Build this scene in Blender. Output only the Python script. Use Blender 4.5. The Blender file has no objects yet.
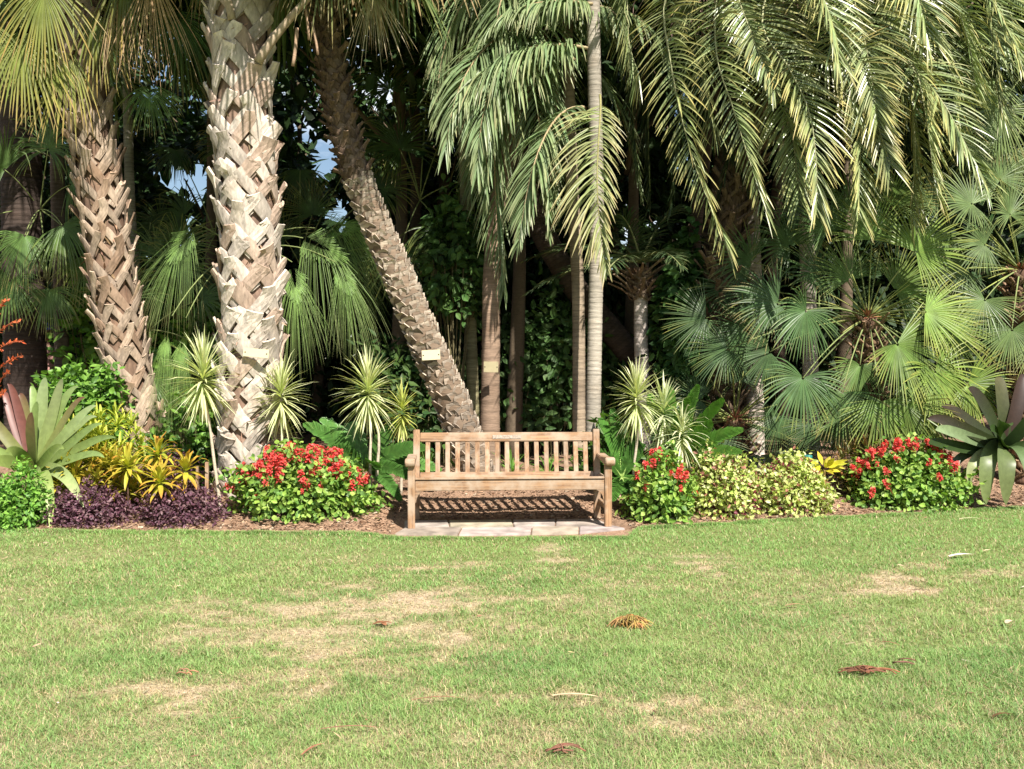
import bpy, bmesh, math, random
import numpy as np
from mathutils import Vector, Matrix, Euler
rng = np.random.default_rng(11)
random.seed(5)
sc = bpy.context.scene
COL = sc.collection
F = 1000.0; HZ = 360.0; CX = 512.0; EYE = 1.5
SUN_AZ, SUN_EL = math.radians(24), math.radians(46)

def at(px, py, Y):
    return np.array([(px-CX)*Y/F, Y, EYE-(py-HZ)*Y/F])
def unit(v):
    v = np.asarray(v, float)
    return v/np.maximum(np.linalg.norm(v, axis=-1, keepdims=True), 1e-9)
def smooth(t):
    t = np.clip(t, 0, 1); return t*t*(3-2*t)

# ---------------------------------------------------------------- noise
_lat = np.random.default_rng(3).random((64, 64))
def vnoise(x, y):
    x = np.asarray(x, float); y = np.asarray(y, float)
    xi = np.floor(x).astype(int); yi = np.floor(y).astype(int)
    fx = smooth(x-xi); fy = smooth(y-yi)
    g = lambda a, b: _lat[a % 64, b % 64]
    return (g(xi, yi)*(1-fx)+g(xi+1, yi)*fx)*(1-fy)+(g(xi, yi+1)*(1-fx)+g(xi+1, yi+1)*fx)*fy
def fbm(x, y):
    return (vnoise(x, y)*.5+vnoise(x*2.1+9, y*2.1+5)*.27+vnoise(x*4.3+2, y*4.3+7)*.15+vnoise(x*9+1, y*9+3)*.08)

# ---------------------------------------------------------------- terrain
EX = np.array([-60, -8, -4.5, -1.2, -1.03, .98, 1.13, 2.7, 5.25, 9, 60.])
EY = np.array([9.2, 9.0, 8.82, 8.66, 8.44, 8.46, 8.95, 9.43, 10.2, 11.6, 14.])
def edge_y(x): return np.interp(x, EX, EY) + .02*(vnoise(np.asarray(x)*5, 3.3)-.5)
def gz(x, y):
    d = np.asarray(y)-np.interp(x, EX, EY)
    d0 = d - .66*np.exp(-(np.asarray(x)/1.15)**8)
    d0 = np.where(np.abs(x) < 1.12, d0-.12, d0)*1.; return .006 + .17*smooth(d0/1.3) + .02*np.clip(d0-1, 0, 60) + .03*smooth(d0/.4)*(fbm(np.asarray(x)*3, np.asarray(y)*3)-.45)
def gpt(px, Y):
    x = (px-CX)*Y/F
    return np.array([x, Y, float(gz(x, Y))])

# ---------------------------------------------------------------- mesh builder (quads only)
def bez(pts, t):
    P = [np.asarray(p, float)[None, :]*np.ones((len(t), 1)) for p in pts]
    t = np.asarray(t)[:, None]
    while len(P) > 1:
        P = [P[i]*(1-t)+P[i+1]*t for i in range(len(P)-1)]
    return P[0]
def crv(pts, n):
    pts = np.asarray(pts, float)
    if len(pts) == 2: return bez(pts, np.linspace(0, 1, n))
    # catmull-rom
    P = np.vstack([2*pts[0]-pts[1], pts, 2*pts[-1]-pts[-2]])
    u = np.linspace(0, len(pts)-1-1e-6, n); i = u.astype(int); f = (u-i)[:, None]
    a, b, c, d = P[i], P[i+1], P[i+2], P[i+3]
    return .5*((2*b)+(-a+c)*f+(2*a-5*b+4*c-d)*f**2+(-a+3*b-3*c+d)*f**3)

class MB:
    def __init__(s): s.V=[]; s.Q=[]; s.C=[]; s.M=[]; s.S=[]; s.n=0
    def add(s, V, Q, C, mat=0, sm=False):
        V = V.reshape(-1, 3); Q = Q.reshape(-1, 4)
        C = np.broadcast_to(np.asarray(C, float), V.shape) if np.ndim(C) == 1 else C.reshape(-1, 3)
        s.V.append(V); s.Q.append(Q+s.n); s.C.append(C); s.n += len(V)
        s.M.append(np.full(len(Q), mat, np.int32)); s.S.append(np.full(len(Q), sm, bool))
    def ribbons(s, P, side, W, col, fold=0., nrm=None, mat=0, sm=False):
        """P (N,S,3) side (N,S,3) W (N,S) col (N,3)|(N,S,3)"""
        N, S, _ = P.shape
        col = np.asarray(col, float)
        if col.ndim == 1: col = np.broadcast_to(col, (N, 3))
        if col.ndim == 2: col = np.repeat(col[:, None, :], S, 1)
        h = side*W[..., None]*.5
        if fold:
            if nrm is None: nrm = unit(np.cross(side, np.gradient(P, axis=1)))
            V = np.stack([P-h, P-nrm*(W*fold)[..., None], P+h], 2); K = 3
        else:
            V = np.stack([P-h, P+h], 2); K = 2
        C = np.repeat(col[:, :, None, :], K, 2)
        idx = np.arange(N*S*K).reshape(N, S, K)
        Q = np.stack([idx[:, :-1, :-1], idx[:, :-1, 1:], idx[:, 1:, 1:], idx[:, 1:, :-1]], -1)
        s.add(V, Q, C, mat, sm)
    def tube(s, P, R, col, k=8, mat=0, cap=True, wob=0.):
        P = np.asarray(P, float); n = len(P); R = np.broadcast_to(np.asarray(R, float), (n,)).copy()
        col = np.asarray(col, float)
        if col.ndim == 1: col = np.broadcast_to(col, (n, 3)).copy()
        T = unit(np.gradient(P, axis=0))
        if cap:
            P = np.vstack([P[:1], P, P[-1:]]); R = np.r_[1e-4, R, 1e-4]; T = np.vstack([T[:1], T, T[-1:]]); col = np.vstack([col[:1], col, col[-1:]]); n += 2
        ref = np.array([1., 0, 0]) if abs(T[0][0]) < .8 else np.array([0, 1., 0])
        A = np.zeros_like(P); a = unit(ref-T[0]*ref.dot(T[0]))
        for i in range(n):
            a = unit(a-T[i]*a.dot(T[i])); A[i] = a
        B = np.cross(T, A)
        th = np.arange(k)*2*math.pi/k
        rr = R[:, None]*(1+(wob*(rng.random((n, k))-.5) if wob else 0))
        V = P[:, None]+rr[..., None]*(np.cos(th)[None, :, None]*A[:, None]+np.sin(th)[None, :, None]*B[:, None])
        idx = np.arange(n*k).reshape(n, k); j = np.roll(idx, -1, 1)
        Q = np.stack([idx[:-1], j[:-1], j[1:], idx[1:]], -1)
        s.add(V, Q, np.repeat(col[:, None], k, 1), mat, True)
    def planks(s, P, side, nrm, W, T, col, arc=.3, mat=0):
        """closed curved planks. P,side,nrm (N,S,3) W,T (N,S)"""
        N, S, _ = P.shape
        col = np.asarray(col, float)
        if col.ndim == 2: col = np.repeat(col[:, None], S, 1)
        z = lambda a: np.concatenate([a[:, :1], a, a[:, -1:]], 1)
        P, side, nrm, col, W, T = z(P), z(side), z(nrm), z(col), z(W).copy(), z(T).copy()
        W[:, 0] = W[:, -1] = .002; T[:, 0] = T[:, -1] = .001
        u = np.array([-1, -.4, .4, 1, 1, .4, -.4, -1.]); o = np.array([.5]*4+[-.5]*4)
        V = P[:, :, None]+side[:, :, None]*(W[..., None]*.5*u)[..., None]+nrm[:, :, None]*(T[..., None]*o+arc*W[..., None]*(1-u*u)*.5)[..., None]
        idx = np.arange(N*(S+2)*8).reshape(N, S+2, 8); j = np.roll(idx, -1, 2)
        Q = np.stack([idx[:, :-1], j[:, :-1], j[:, 1:], idx[:, 1:]], -1)
        s.add(V, Q, np.repeat(col[:, :, None], 8, 2), mat, False)
    def build(s, name, mats, parent=None, world=True, smooth_all=None):
        V = np.vstack(s.V); Q = np.vstack(s.Q); C = np.vstack(s.C)
        if parent is not None and world:
            V = V-np.array(parent.location)[None]
            z = -parent.rotation_euler.z
            if abs(z) > 1e-9:
                c, q = math.cos(z), math.sin(z); V = np.stack([V[:, 0]*c-V[:, 1]*q, V[:, 0]*q+V[:, 1]*c, V[:, 2]], 1)
        me = bpy.data.meshes.new(name)
        me.vertices.add(len(V)); me.vertices.foreach_set('co', V.astype(np.float32).ravel())
        me.loops.add(len(Q)*4); me.loops.foreach_set('vertex_index', Q.astype(np.int32).ravel())
        me.polygons.add(len(Q)); me.polygons.foreach_set('loop_start', np.arange(0, len(Q)*4, 4, dtype=np.int32))
        me.polygons.foreach_set('material_index', np.concatenate(s.M))
        me.polygons.foreach_set('use_smooth', np.concatenate(s.S) if smooth_all is None else np.full(len(Q), smooth_all))
        at_ = me.color_attributes.new('Col', 'FLOAT_COLOR', 'POINT')
        at_.data.foreach_set('color', np.hstack([np.clip(C, 0, 1), np.ones((len(C), 1))]).astype(np.float32).ravel())
        me.update(calc_edges=True)
        for m in (mats if isinstance(mats, (list, tuple)) else [mats]): me.materials.append(m)
        o = bpy.data.objects.new(name, me); COL.objects.link(o)
        if parent is not None: o.parent = parent
        return o

def tag(o, label=None, cat=None, group=None, kind=None):
    if label: o['label'] = label
    if cat: o['category'] = cat
    if group: o['group'] = group
    if kind: o['kind'] = kind
    return o
def thing(name, label, cat, loc, rotz=0, group=None):
    o = bpy.data.objects.new(name, None); COL.objects.link(o)
    o.empty_display_size = .2
    o.location = tuple(float(c) for c in loc); o.rotation_euler = (0, 0, rotz)
    return tag(o, label, cat, group)

# ---------------------------------------------------------------- materials
def nt(name):
    m = bpy.data.materials.new(name); m.use_nodes = True
    t = m.node_tree; t.nodes.clear()
    return m, t, t.nodes.new('ShaderNodeOutputMaterial')
def N(t, ty, **kw):
    n = t.nodes.new(ty)
    for k, v in kw.items():
        if k in n.inputs: n.inputs[k].default_value = v
        else: setattr(n, k, v)
    return n
def leafmat(name, rough=.45, trans=.28, spec=.5, nscale=30., amp=.35, tint=(1.1, 1.25, .55), streak=None):
    m, t, out = nt(name); L = t.links.new
    a = N(t, 'ShaderNodeAttribute', attribute_name='Col')
    tc = N(t, 'ShaderNodeTexCoord'); no = N(t, 'ShaderNodeTexNoise', Scale=nscale, Detail=3.)
    L(tc.outputs['Object'], no.inputs['Vector'])
    mr = N(t, 'ShaderNodeMapRange'); mr.inputs[1].default_value = .3; mr.inputs[2].default_value = .7
    mr.inputs[3].default_value = 1-amp; mr.inputs[4].default_value = 1+amp; L(no.outputs[0], mr.inputs[0])
    vm = N(t, 'ShaderNodeVectorMath', operation='SCALE'); L(a.outputs['Color'], vm.inputs[0]); L(mr.outputs[0], vm.inputs['Scale'])
    p = N(t, 'ShaderNodeBsdfPrincipled', Roughness=rough); p.inputs['Specular IOR Level'].default_value = spec
    L(vm.outputs[0], p.inputs['Base Color'])
    tr = N(t, 'ShaderNodeBsdfTranslucent'); vt = N(t, 'ShaderNodeVectorMath', operation='MULTIPLY'); vt.inputs[1].default_value = tint
    L(vm.outputs[0], vt.inputs[0]); L(vt.outputs[0], tr.inputs['Color'])
    mx = N(t, 'ShaderNodeMixShader'); mx.inputs[0].default_value = trans
    L(p.outputs[0], mx.inputs[1]); L(tr.outputs[0], mx.inputs[2]); L(mx.outputs[0], out.inputs[0])
    return m
def barkmat(name, scale=(14, 14, 60), bump=.5, amp=.35, rough=.85, dirt=(.35, .3, .25)):
    m, t, out = nt(name); L = t.links.new
    a = N(t, 'ShaderNodeAttribute', attribute_name='Col'); tc = N(t, 'ShaderNodeTexCoord')
    mp = N(t, 'ShaderNodeMapping'); mp.inputs['Scale'].default_value = scale; L(tc.outputs['Object'], mp.inputs[0])
    no = N(t, 'ShaderNodeTexNoise', Scale=1., Detail=6., Roughness=.65); L(mp.outputs[0], no.inputs['Vector'])
    n2 = N(t, 'ShaderNodeTexNoise', Scale=3.5, Detail=4.); L(tc.outputs['Object'], n2.inputs['Vector'])
    mr = N(t, 'ShaderNodeMapRange'); mr.inputs[1].default_value = .3; mr.inputs[2].default_value = .7
    mr.inputs[3].default_value = 1-amp*1.3; mr.inputs[4].default_value = 1+amp; L(no.outputs[0], mr.inputs[0])
    vm = N(t, 'ShaderNodeVectorMath', operation='SCALE'); L(a.outputs['Color'], vm.inputs[0]); L(mr.outputs[0], vm.inputs['Scale'])
    m2 = N(t, 'ShaderNodeMapRange'); m2.inputs[1].default_value = .52; m2.inputs[2].default_value = .72; m2.inputs[4].default_value = .5; L(n2.outputs[0], m2.inputs[0])
    mix = N(t, 'ShaderNodeMix', data_type='RGBA'); L(m2.outputs[0], mix.inputs[0]); L(vm.outputs[0], mix.inputs[6])
    v3 = N(t, 'ShaderNodeVectorMath', operation='MULTIPLY'); v3.inputs[1].default_value = [c*2 for c in dirt]; L(vm.outputs[0], v3.inputs[0]); L(v3.outputs[0], mix.inputs[7])
    p = N(t, 'ShaderNodeBsdfPrincipled', Roughness=rough); p.inputs['Specular IOR Level'].default_value = .25
    L(mix.outputs[2], p.inputs['Base Color'])
    b = N(t, 'ShaderNodeBump', Strength=bump, Distance=.01); L(no.outputs[0], b.inputs['Height']); L(b.outputs[0], p.inputs['Normal'])
    L(p.outputs[0], out.inputs[0]); return m
def woodmat(name, axis, c1=(.40, .24, .13), c2=(.12, .065, .035), grey=(.36, .275, .20)):
    m, t, out = nt(name); L = t.links.new
    tc = N(t, 'ShaderNodeTexCoord'); mp = N(t, 'ShaderNodeMapping')
    s = [70, 70, 70]; s[axis] = 2.2; mp.inputs['Scale'].default_value = s; L(tc.outputs['Object'], mp.inputs[0])
    oi = N(t, 'ShaderNodeObjectInfo'); va = N(t, 'ShaderNodeVectorMath', operation='MULTIPLY_ADD')
    L(oi.outputs['Random'], va.inputs[0]); va.inputs[1].default_value = (31, 17, 23); L(mp.outputs[0], va.inputs[2])
    no = N(t, 'ShaderNodeTexNoise', Scale=1., Detail=6., Roughness=.72); L(va.outputs[0], no.inputs['Vector'])
    n2 = N(t, 'ShaderNodeTexNoise', Scale=6., Detail=5., Roughness=.6); L(tc.outputs['Object'], n2.inputs['Vector'])
    cr = N(t, 'ShaderNodeValToRGB'); cr.color_ramp.elements[0].position = .32; cr.color_ramp.elements[1].position = .66
    cr.color_ramp.elements[0].color = (*c2, 1); cr.color_ramp.elements[1].color = (*c1, 1); L(no.outputs[0], cr.inputs[0])
    m2 = N(t, 'ShaderNodeMapRange'); m2.inputs[1].default_value = .42; m2.inputs[2].default_value = .62; m2.inputs[4].default_value = .9; L(n2.outputs[0], m2.inputs[0])
    mix = N(t, 'ShaderNodeMix', data_type='RGBA'); mix.inputs[7].default_value = (*grey, 1); L(m2.outputs[0], mix.inputs[0]); L(cr.outputs[0], mix.inputs[6])
    mr = N(t, 'ShaderNodeMapRange'); mr.inputs[3].default_value = .82; mr.inputs[4].default_value = 1.15; L(oi.outputs['Random'], mr.inputs[0])
    vm = N(t, 'ShaderNodeVectorMath', operation='SCALE'); L(mix.outputs[2], vm.inputs[0]); L(mr.outputs[0], vm.inputs['Scale'])
    p = N(t, 'ShaderNodeBsdfPrincipled', Roughness=.7); p.inputs['Specular IOR Level'].default_value = .3; L(vm.outputs[0], p.inputs['Base Color'])
    b = N(t, 'ShaderNodeBump', Strength=.35, Distance=.004); L(no.outputs[0], b.inputs['Height']); L(b.outputs[0], p.inputs['Normal'])
    L(p.outputs[0], out.inputs[0]); return m
def plainmat(name, c, rough=.6, amp=.12, scale=20, spec=.4, bump=.1, attr=False):
    m, t, out = nt(name); L = t.links.new
    tc = N(t, 'ShaderNodeTexCoord'); no = N(t, 'ShaderNodeTexNoise', Scale=scale, Detail=5.); L(tc.outputs['Object'], no.inputs['Vector'])
    mr = N(t, 'ShaderNodeMapRange'); mr.inputs[1].default_value = .3; mr.inputs[2].default_value = .7; mr.inputs[3].default_value = 1-amp; mr.inputs[4].default_value = 1+amp; L(no.outputs[0], mr.inputs[0])
    vm = N(t, 'ShaderNodeVectorMath', operation='SCALE'); L(mr.outputs[0], vm.inputs['Scale'])
    if attr: a = N(t, 'ShaderNodeAttribute', attribute_name='Col'); L(a.outputs['Color'], vm.inputs[0])
    else: vm.inputs[0].default_value = c
    p = N(t, 'ShaderNodeBsdfPrincipled', Roughness=rough); p.inputs['Specular IOR Level'].default_value = spec; L(vm.outputs[0], p.inputs['Base Color'])
    b = N(t, 'ShaderNodeBump', Strength=bump, Distance=.01); L(no.outputs[0], b.inputs['Height']); L(b.outputs[0], p.inputs['Normal'])
    L(p.outputs[0], out.inputs[0]); return m

M_palm = leafmat('palm_leaf', rough=.42, trans=.18, spec=.33, nscale=8, amp=.25)
M_soft = leafmat('soft_leaf', rough=.5, trans=.3, spec=.4, nscale=14, amp=.25)
M_dark = leafmat('shade_leaf', rough=.55, trans=.15, spec=.25, nscale=5, amp=.4)
M_wax = leafmat('waxy_leaf', rough=.4, trans=.22, spec=.35, nscale=22, amp=.14)
M_grass = leafmat('grass_blade', rough=.5, trans=.3, spec=.35, nscale=4, amp=.12, tint=(1.05, 1.15, .6))
M_petal = leafmat('petal', rough=.5, trans=.3, spec=.3, nscale=60, amp=.2, tint=(1.1, .8, .8))
M_dry = leafmat('dry_leaf', rough=.75, trans=.15, spec=.2, nscale=20, amp=.3, tint=(1.1, 1, .8))
M_boot = barkmat('leaf_base_bark', scale=(26, 26, 9), bump=.6, amp=.32)
M_ring = barkmat('ringed_bark', scale=(9, 9, 75), bump=.7, amp=.28)
M_fib = barkmat('fibrous_bark', scale=(50, 50, 8), bump=.9, amp=.45)
M_stem = barkmat('stem_bark', scale=(20, 20, 60), bump=.3, amp=.2)
M_stone = plainmat('paving_stone', (.43, .36, .3), rough=.85, amp=.42, scale=7, spec=.2, bump=.5, attr=True)
M_chip = plainmat('mulch_chip', (.2, .12, .08), rough=.9, amp=.3, scale=30, spec=.15, bump=.4, attr=True)

# ---------------------------------------------------------------- sky, sun, camera
w = bpy.data.worlds.new('World'); sc.world = w; w.use_nodes = True
t = w.node_tree; t.nodes.clear(); L = t.links.new
wo = t.nodes.new('ShaderNodeOutputWorld'); bg = N(t, 'ShaderNodeBackground', Strength=.055)
sky = t.nodes.new('ShaderNodeTexSky'); sky.sky_type = 'NISHITA'; sky.sun_disc = False
sky.sun_elevation = SUN_EL; sky.sun_rotation = math.pi-SUN_AZ; sky.air_density = 1.0; sky.dust_density = .6
tc = N(t, 'ShaderNodeTexCoord'); mp = N(t, 'ShaderNodeMapping'); mp.inputs['Scale'].default_value = (1, 1, 2.6); L(tc.outputs['Generated'], mp.inputs[0])
no = N(t, 'ShaderNodeTexNoise', Scale=3.2, Detail=7., Roughness=.58); L(mp.outputs[0], no.inputs['Vector'])
cr = N(t, 'ShaderNodeMapRange'); cr.inputs[1].default_value = .5; cr.inputs[2].default_value = .64; L(no.outputs[0], cr.inputs[0])
mx = N(t, 'ShaderNodeMix', data_type='RGBA'); L(cr.outputs[0], mx.inputs[0]); L(sky.outputs[0], mx.inputs[6]); mx.inputs[7].default_value = (11, 11.5, 12, 1)
L(mx.outputs[2], bg.inputs[0]); L(bg.outputs[0], wo.inputs[0])
sun = bpy.data.lights.new('sun', 'SUN'); sun.energy = 5.0; sun.angle = math.radians(.53); sun.color = (1, .945, .86)
so = bpy.data.objects.new('sun', sun); COL.objects.link(so)
sd = Vector((math.sin(SUN_AZ)*math.cos(SUN_EL), -math.cos(SUN_AZ)*math.cos(SUN_EL), math.sin(SUN_EL)))
so.rotation_euler = sd.to_track_quat('Z', 'Y').to_euler(); so.location = (6, -8, 12)
cam = bpy.data.cameras.new('camera'); cam.sensor_width = 36; cam.lens = 36*F/1024; cam.clip_end = 2000; cam.clip_start = .05
cam.shift_y = -(384.5-HZ)/1024
co = bpy.data.objects.new('camera', cam); COL.objects.link(co); co.location = (0, 0, EYE); co.rotation_euler = (math.pi/2, 0, 0); sc.camera = co
sc.view_settings.view_transform = 'Standard'; sc.view_settings.look = 'None'; sc.view_settings.gamma = 1; sc.view_settings.exposure = 1.1
sc.cycles.max_bounces = 6; sc.cycles.diffuse_bounces = 3; sc.cycles.glossy_bounces = 2; sc.cycles.transmission_bounces = 3
sc.cycles.use_denoising = True

# ---------------------------------------------------------------- lawn
DRY = [(340,630,230,45,.75),(500,565,170,14,.6),(150,690,170,26,.6),(450,690,240,26,.5),(850,600,200,30,.4),(650,720,200,30,.4),(300,612,95,16,.9),(440,602,120,16,1),(520,560,110,10,.6),(240,612,50,12,.7),(370,640,120,12,.6),(180,690,90,14,.75),(60,690,80,10,.5),
       (900,580,70,12,.9),(990,575,60,10,.7),(715,568,60,6,.5),(340,684,40,10,.7),(450,675,70,10,.5),(690,715,90,12,.5),(580,700,120,14,.45),
       (600,575,120,8,.45),(650,585,90,10,.4),(520,740,80,14,.4),(250,640,60,10,.4),(880,720,60,14,.35),(960,735,50,10,.4),(820,600,80,8,.35),(480,620,80,10,.8),(560,600,90,10,.6)]
def dryness(x, y):
    py = HZ+EYE*F/np.maximum(y, .5); px = CX+x*F/np.maximum(y, .5)
    d = np.zeros_like(px)
    j = fbm(x*2.3+4, y*2.3)
    px = px+(vnoise(x*3, y*3)-.5)*60*5/np.maximum(y, 1); py = py+(vnoise(x*3+30, y*3)-.5)*26
    for a, b, sx, sy, s in DRY:
        d = np.maximum(d, s*np.exp(-((px-a)/sx)**2-((py-b)/sy)**2))
    k = smooth((j-.40)/.22)
    fine = vnoise(x*14, y*14)
    d = smooth((d*1.15+(fbm(x*3.1+50, y*6.5)-.5)*1.5+(vnoise(x*17, y*17+9)-.5)*.9-.14)/1.1)*np.clip(d*2.2, 0, 1)
    return np.clip(d*(.6+.5*fine)+.5*smooth((fbm(x*1.3+8, y*1.3+2)-.44)/.2)*fine*smooth((8.6-y)/1.5), 0, 1)
def grid(xs, ys):
    X, Y = np.meshgrid(xs, ys, indexing='ij'); n, m = X.shape
    i = np.arange(n*m).reshape(n, m)
    return X, Y, np.stack([i[:-1, :-1], i[1:, :-1], i[1:, 1:], i[:-1, 1:]], -1)
xs = np.r_[[-400, -100, -40, -20, -12], np.arange(-8, 8.01, .05), [12, 20, 40, 100, 400]]
ys = np.r_[[-400, -100, -30, -8, -3, 0, 2], np.arange(2.6, 12.2, .05), [14, 20, 40, 120, 500]]
X, Y, Q = grid(xs, ys)
D = dryness(X, Y)
soil = np.array([.43, .32, .225]); thatch = np.array([.16, .19, .065])
C = thatch+(soil-thatch)*(D**1.2*.85)[..., None]
m = MB(); m.add(np.stack([X, Y, .012*(vnoise(X*1.3, Y*1.3)-.5)*(Y < 12)-.006], -1), Q, C, 0, True)
M_lawn = plainmat('lawn_soil', (0, 0, 0), rough=.95, amp=.45, scale=45, spec=.1, bump=.8, attr=True)
tag(m.build('lawn', M_lawn), kind='structure')

def sample_lawn(n, y0, y1, lat=1.2):
    y = np.sqrt(rng.random(n)*(y1**2-y0**2)+y0**2) if y0 > 0 else rng.uniform(y0, y1, n)
    x = rng.uniform(-1, 1, n)*(.525*y+lat)
    return x, y
gx, gy = [], []
for n, a, b in ((190000, 3.2, 5.2), (130000, 5.2, 7.4), (130000, 7.4, 11.4)):
    x, y = sample_lawn(n, a, b); gx.append(x); gy.append(y)
x = np.concatenate(gx); y = np.concatenate(gy)
# ragged fringe along the bed
xe = rng.uniform(-6.5, 7, 26000); ye = edge_y(xe)-np.abs(rng.normal(0, .05, len(xe)))
x = np.r_[x, xe]; y = np.r_[y, ye]; fr = np.r_[np.zeros(len(x)-len(xe)), np.ones(len(xe))]
d = dryness(x, y); keep = (y < edge_y(x)+.015) & (rng.random(len(x)) > d*.42)
x, y, d, fr = x[keep], y[keep], d[keep], fr[keep]; n = len(x)
clump = fbm(x*5+3, y*5); cl2 = vnoise(x*1.6, y*1.6+20)
h = (.010+.034*np.clip(clump-.1, 0, 1)+.010*rng.random(n))*(1-.5*d)
h *= np.where(y < 6, 1.15, 1.0)
phi = rng.random(n)*6.283; lean = rng.uniform(.35, 1.7, n)
dirx = np.cos(phi)*lean; diry = np.sin(phi)*lean
s = np.array([0, .5, 1.])
P = np.stack([x[:, None]+dirx[:, None]*h[:, None]*s**1.6, y[:, None]+diry[:, None]*h[:, None]*s**1.6, -.004+h[:, None]*s*(1-.25*lean[:, None]*s)], -1)
side = np.repeat(np.stack([-np.sin(phi+rng.normal(0, .6, n)), np.cos(phi), np.zeros(n)], -1)[:, None], 3, 1)
Wd = (rng.uniform(.0016, .0033, n)*np.interp(y, [3, 6, 11], [1, 1.4, 2.2]))[:, None]*np.array([1, .8, .12])
g1 = np.array([.145, .30, .088]); g2 = np.array([.31, .405, .135]); st = np.array([.50, .40, .235])
far = smooth((y-6.2)/1.8)[:, None]*.55
mixv = np.clip(cl2*.6+rng.random(n)*.5, 0, 1)[:, None]
C = g1*(1-mixv)+g2*mixv
C = C*(1-far)+np.array([.205, .375, .10])*far
dd = (rng.random(n) < (.10+.22*vnoise(x*2.2, y*2.2+40)+.85*d))[:, None]
C = np.where(dd, st*rng.uniform(.55, 1.2, (n, 1))*(1+rng.uniform(-.08, .08, (n, 3))), C)*rng.uniform(.75, 1.25, (n, 1))
m = MB(); m.ribbons(P, side, Wd, C, mat=0)
tag(m.build('grass', M_grass), 'short mown green grass with dry straw coloured patches', 'grass', kind='stuff')

# ---------------------------------------------------------------- bed
xs = np.r_[[-400, -60, -20, -12], np.arange(-8, 8.01, .06), [12, 20, 60, 400]]
vs = np.r_[[-.03], np.arange(0, 4, .06), [4.5, 5, 6, 8, 12, 20, 60, 400]]
X, Vv, Q = grid(xs, vs)
Y = edge_y(X)+Vv
Z = gz(X, np.minimum(Y, 60)); Z = np.where(Vv < 0, -.03, Z)
nz = fbm(X*4, Y*4)
C = np.array([.20, .125, .08])*(.7+.8*nz[..., None])+np.array([.05, .035, .03])*(vnoise(X*20, Y*20)[..., None])
m = MB(); m.add(np.stack([X, Y, Z], -1), Q, C, 0, True)
M_bed = plainmat('bark_mulch', (0, 0, 0), rough=.95, amp=.55, scale=60, spec=.1, bump=1.0, attr=True)
tag(m.build('ground_bed', M_bed), kind='structure')
n = 26000
y = None
x = rng.uniform(-6, 6.5, n); v = np.abs(rng.normal(0, 1, n))*1.3; y = edge_y(x)+.02+v
z = gz(x, y)+rng.uniform(.002, .015, n)
L_ = rng.uniform(.012, .05, n); ph = rng.random(n)*6.283
Dv = unit(np.stack([np.cos(ph), np.sin(ph), rng.normal(0, .25, n)], -1))
P = np.stack([x, y, z], -1)[:, None]+Dv[:, None]*L_[:, None, None]*np.array([-.5, .5])[None, :, None]
Sd = unit(np.cross(Dv, unit(rng.normal(0, .5, (n, 3))+[0, 0, 1.])))
C = np.array([.26, .165, .105])*rng.uniform(.35, 1.5, (n, 1)); C = np.where(rng.random((n, 1)) < .12, np.array([.42, .33, .24]), C)
ok = ~((np.abs(x) < 1.05) & (y < 9.3))
m = MB(); m.ribbons(P[ok], np.repeat(Sd[ok][:, None], 2, 1), np.repeat((L_*.35)[ok][:, None], 2, 1), C[ok], fold=.12)
tag(m.build('mulch', M_chip), 'loose brown bark mulch covering the garden bed', 'mulch', kind='stuff')

# ---------------------------------------------------------------- box helpers (bmesh)
def boxes(name, lst, mat, parent, bev=.004, seg=2):
    """lst: (cx,cy,cz, sx,sy,sz, rot(Euler) optional)"""
    bm = bmesh.new()
    for b in lst:
        r = bmesh.ops.create_cube(bm, size=1)
        M_ = Matrix.Translation(b[:3]) @ (b[6].to_matrix().to_4x4() if len(b) > 6 else Matrix()) @ Matrix.Diagonal((*b[3:6], 1))
        bmesh.ops.transform(bm, matrix=M_, verts=r['verts'])
    if bev: bmesh.ops.bevel(bm, geom=bm.edges[:], offset=bev, segments=seg, affect='EDGES', clamp_overlap=True)
    me = bpy.data.meshes.new(name); bm.to_mesh(me); bm.free(); me.materials.append(mat)
    o = bpy.data.objects.new(name, me); COL.objects.link(o)
    if parent is not None: o.parent = parent
    return o
def prism(name, outline, axis, a0, a1, mat, parent, bev=.004):
    """outline in the two other axes, extruded along axis"""
    bm = bmesh.new()
    def mk(u, v, a):
        if axis == 0: return (a, u, v)
        if axis == 1: return (u, a, v)
        return (u, v, a)
    A = [bm.verts.new(mk(u, v, a0)) for u, v in outline]; B = [bm.verts.new(mk(u, v, a1)) for u, v in outline]
    bm.faces.new(A); bm.faces.new(B[::-1]); k = len(A)
    for i in range(k): bm.faces.new((A[i], B[i], B[(i+1) % k], A[(i+1) % k]))
    bmesh.ops.recalc_face_normals(bm, faces=bm.faces[:])
    if bev: bmesh.ops.bevel(bm, geom=bm.edges[:], offset=bev, segments=2, affect='EDGES', clamp_overlap=True)
    me = bpy.data.meshes.new(name); bm.to_mesh(me); bm.free(); me.materials.append(mat)
    o = bpy.data.objects.new(name, me); COL.objects.link(o)
    if parent is not None: o.parent = parent
    return o

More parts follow.
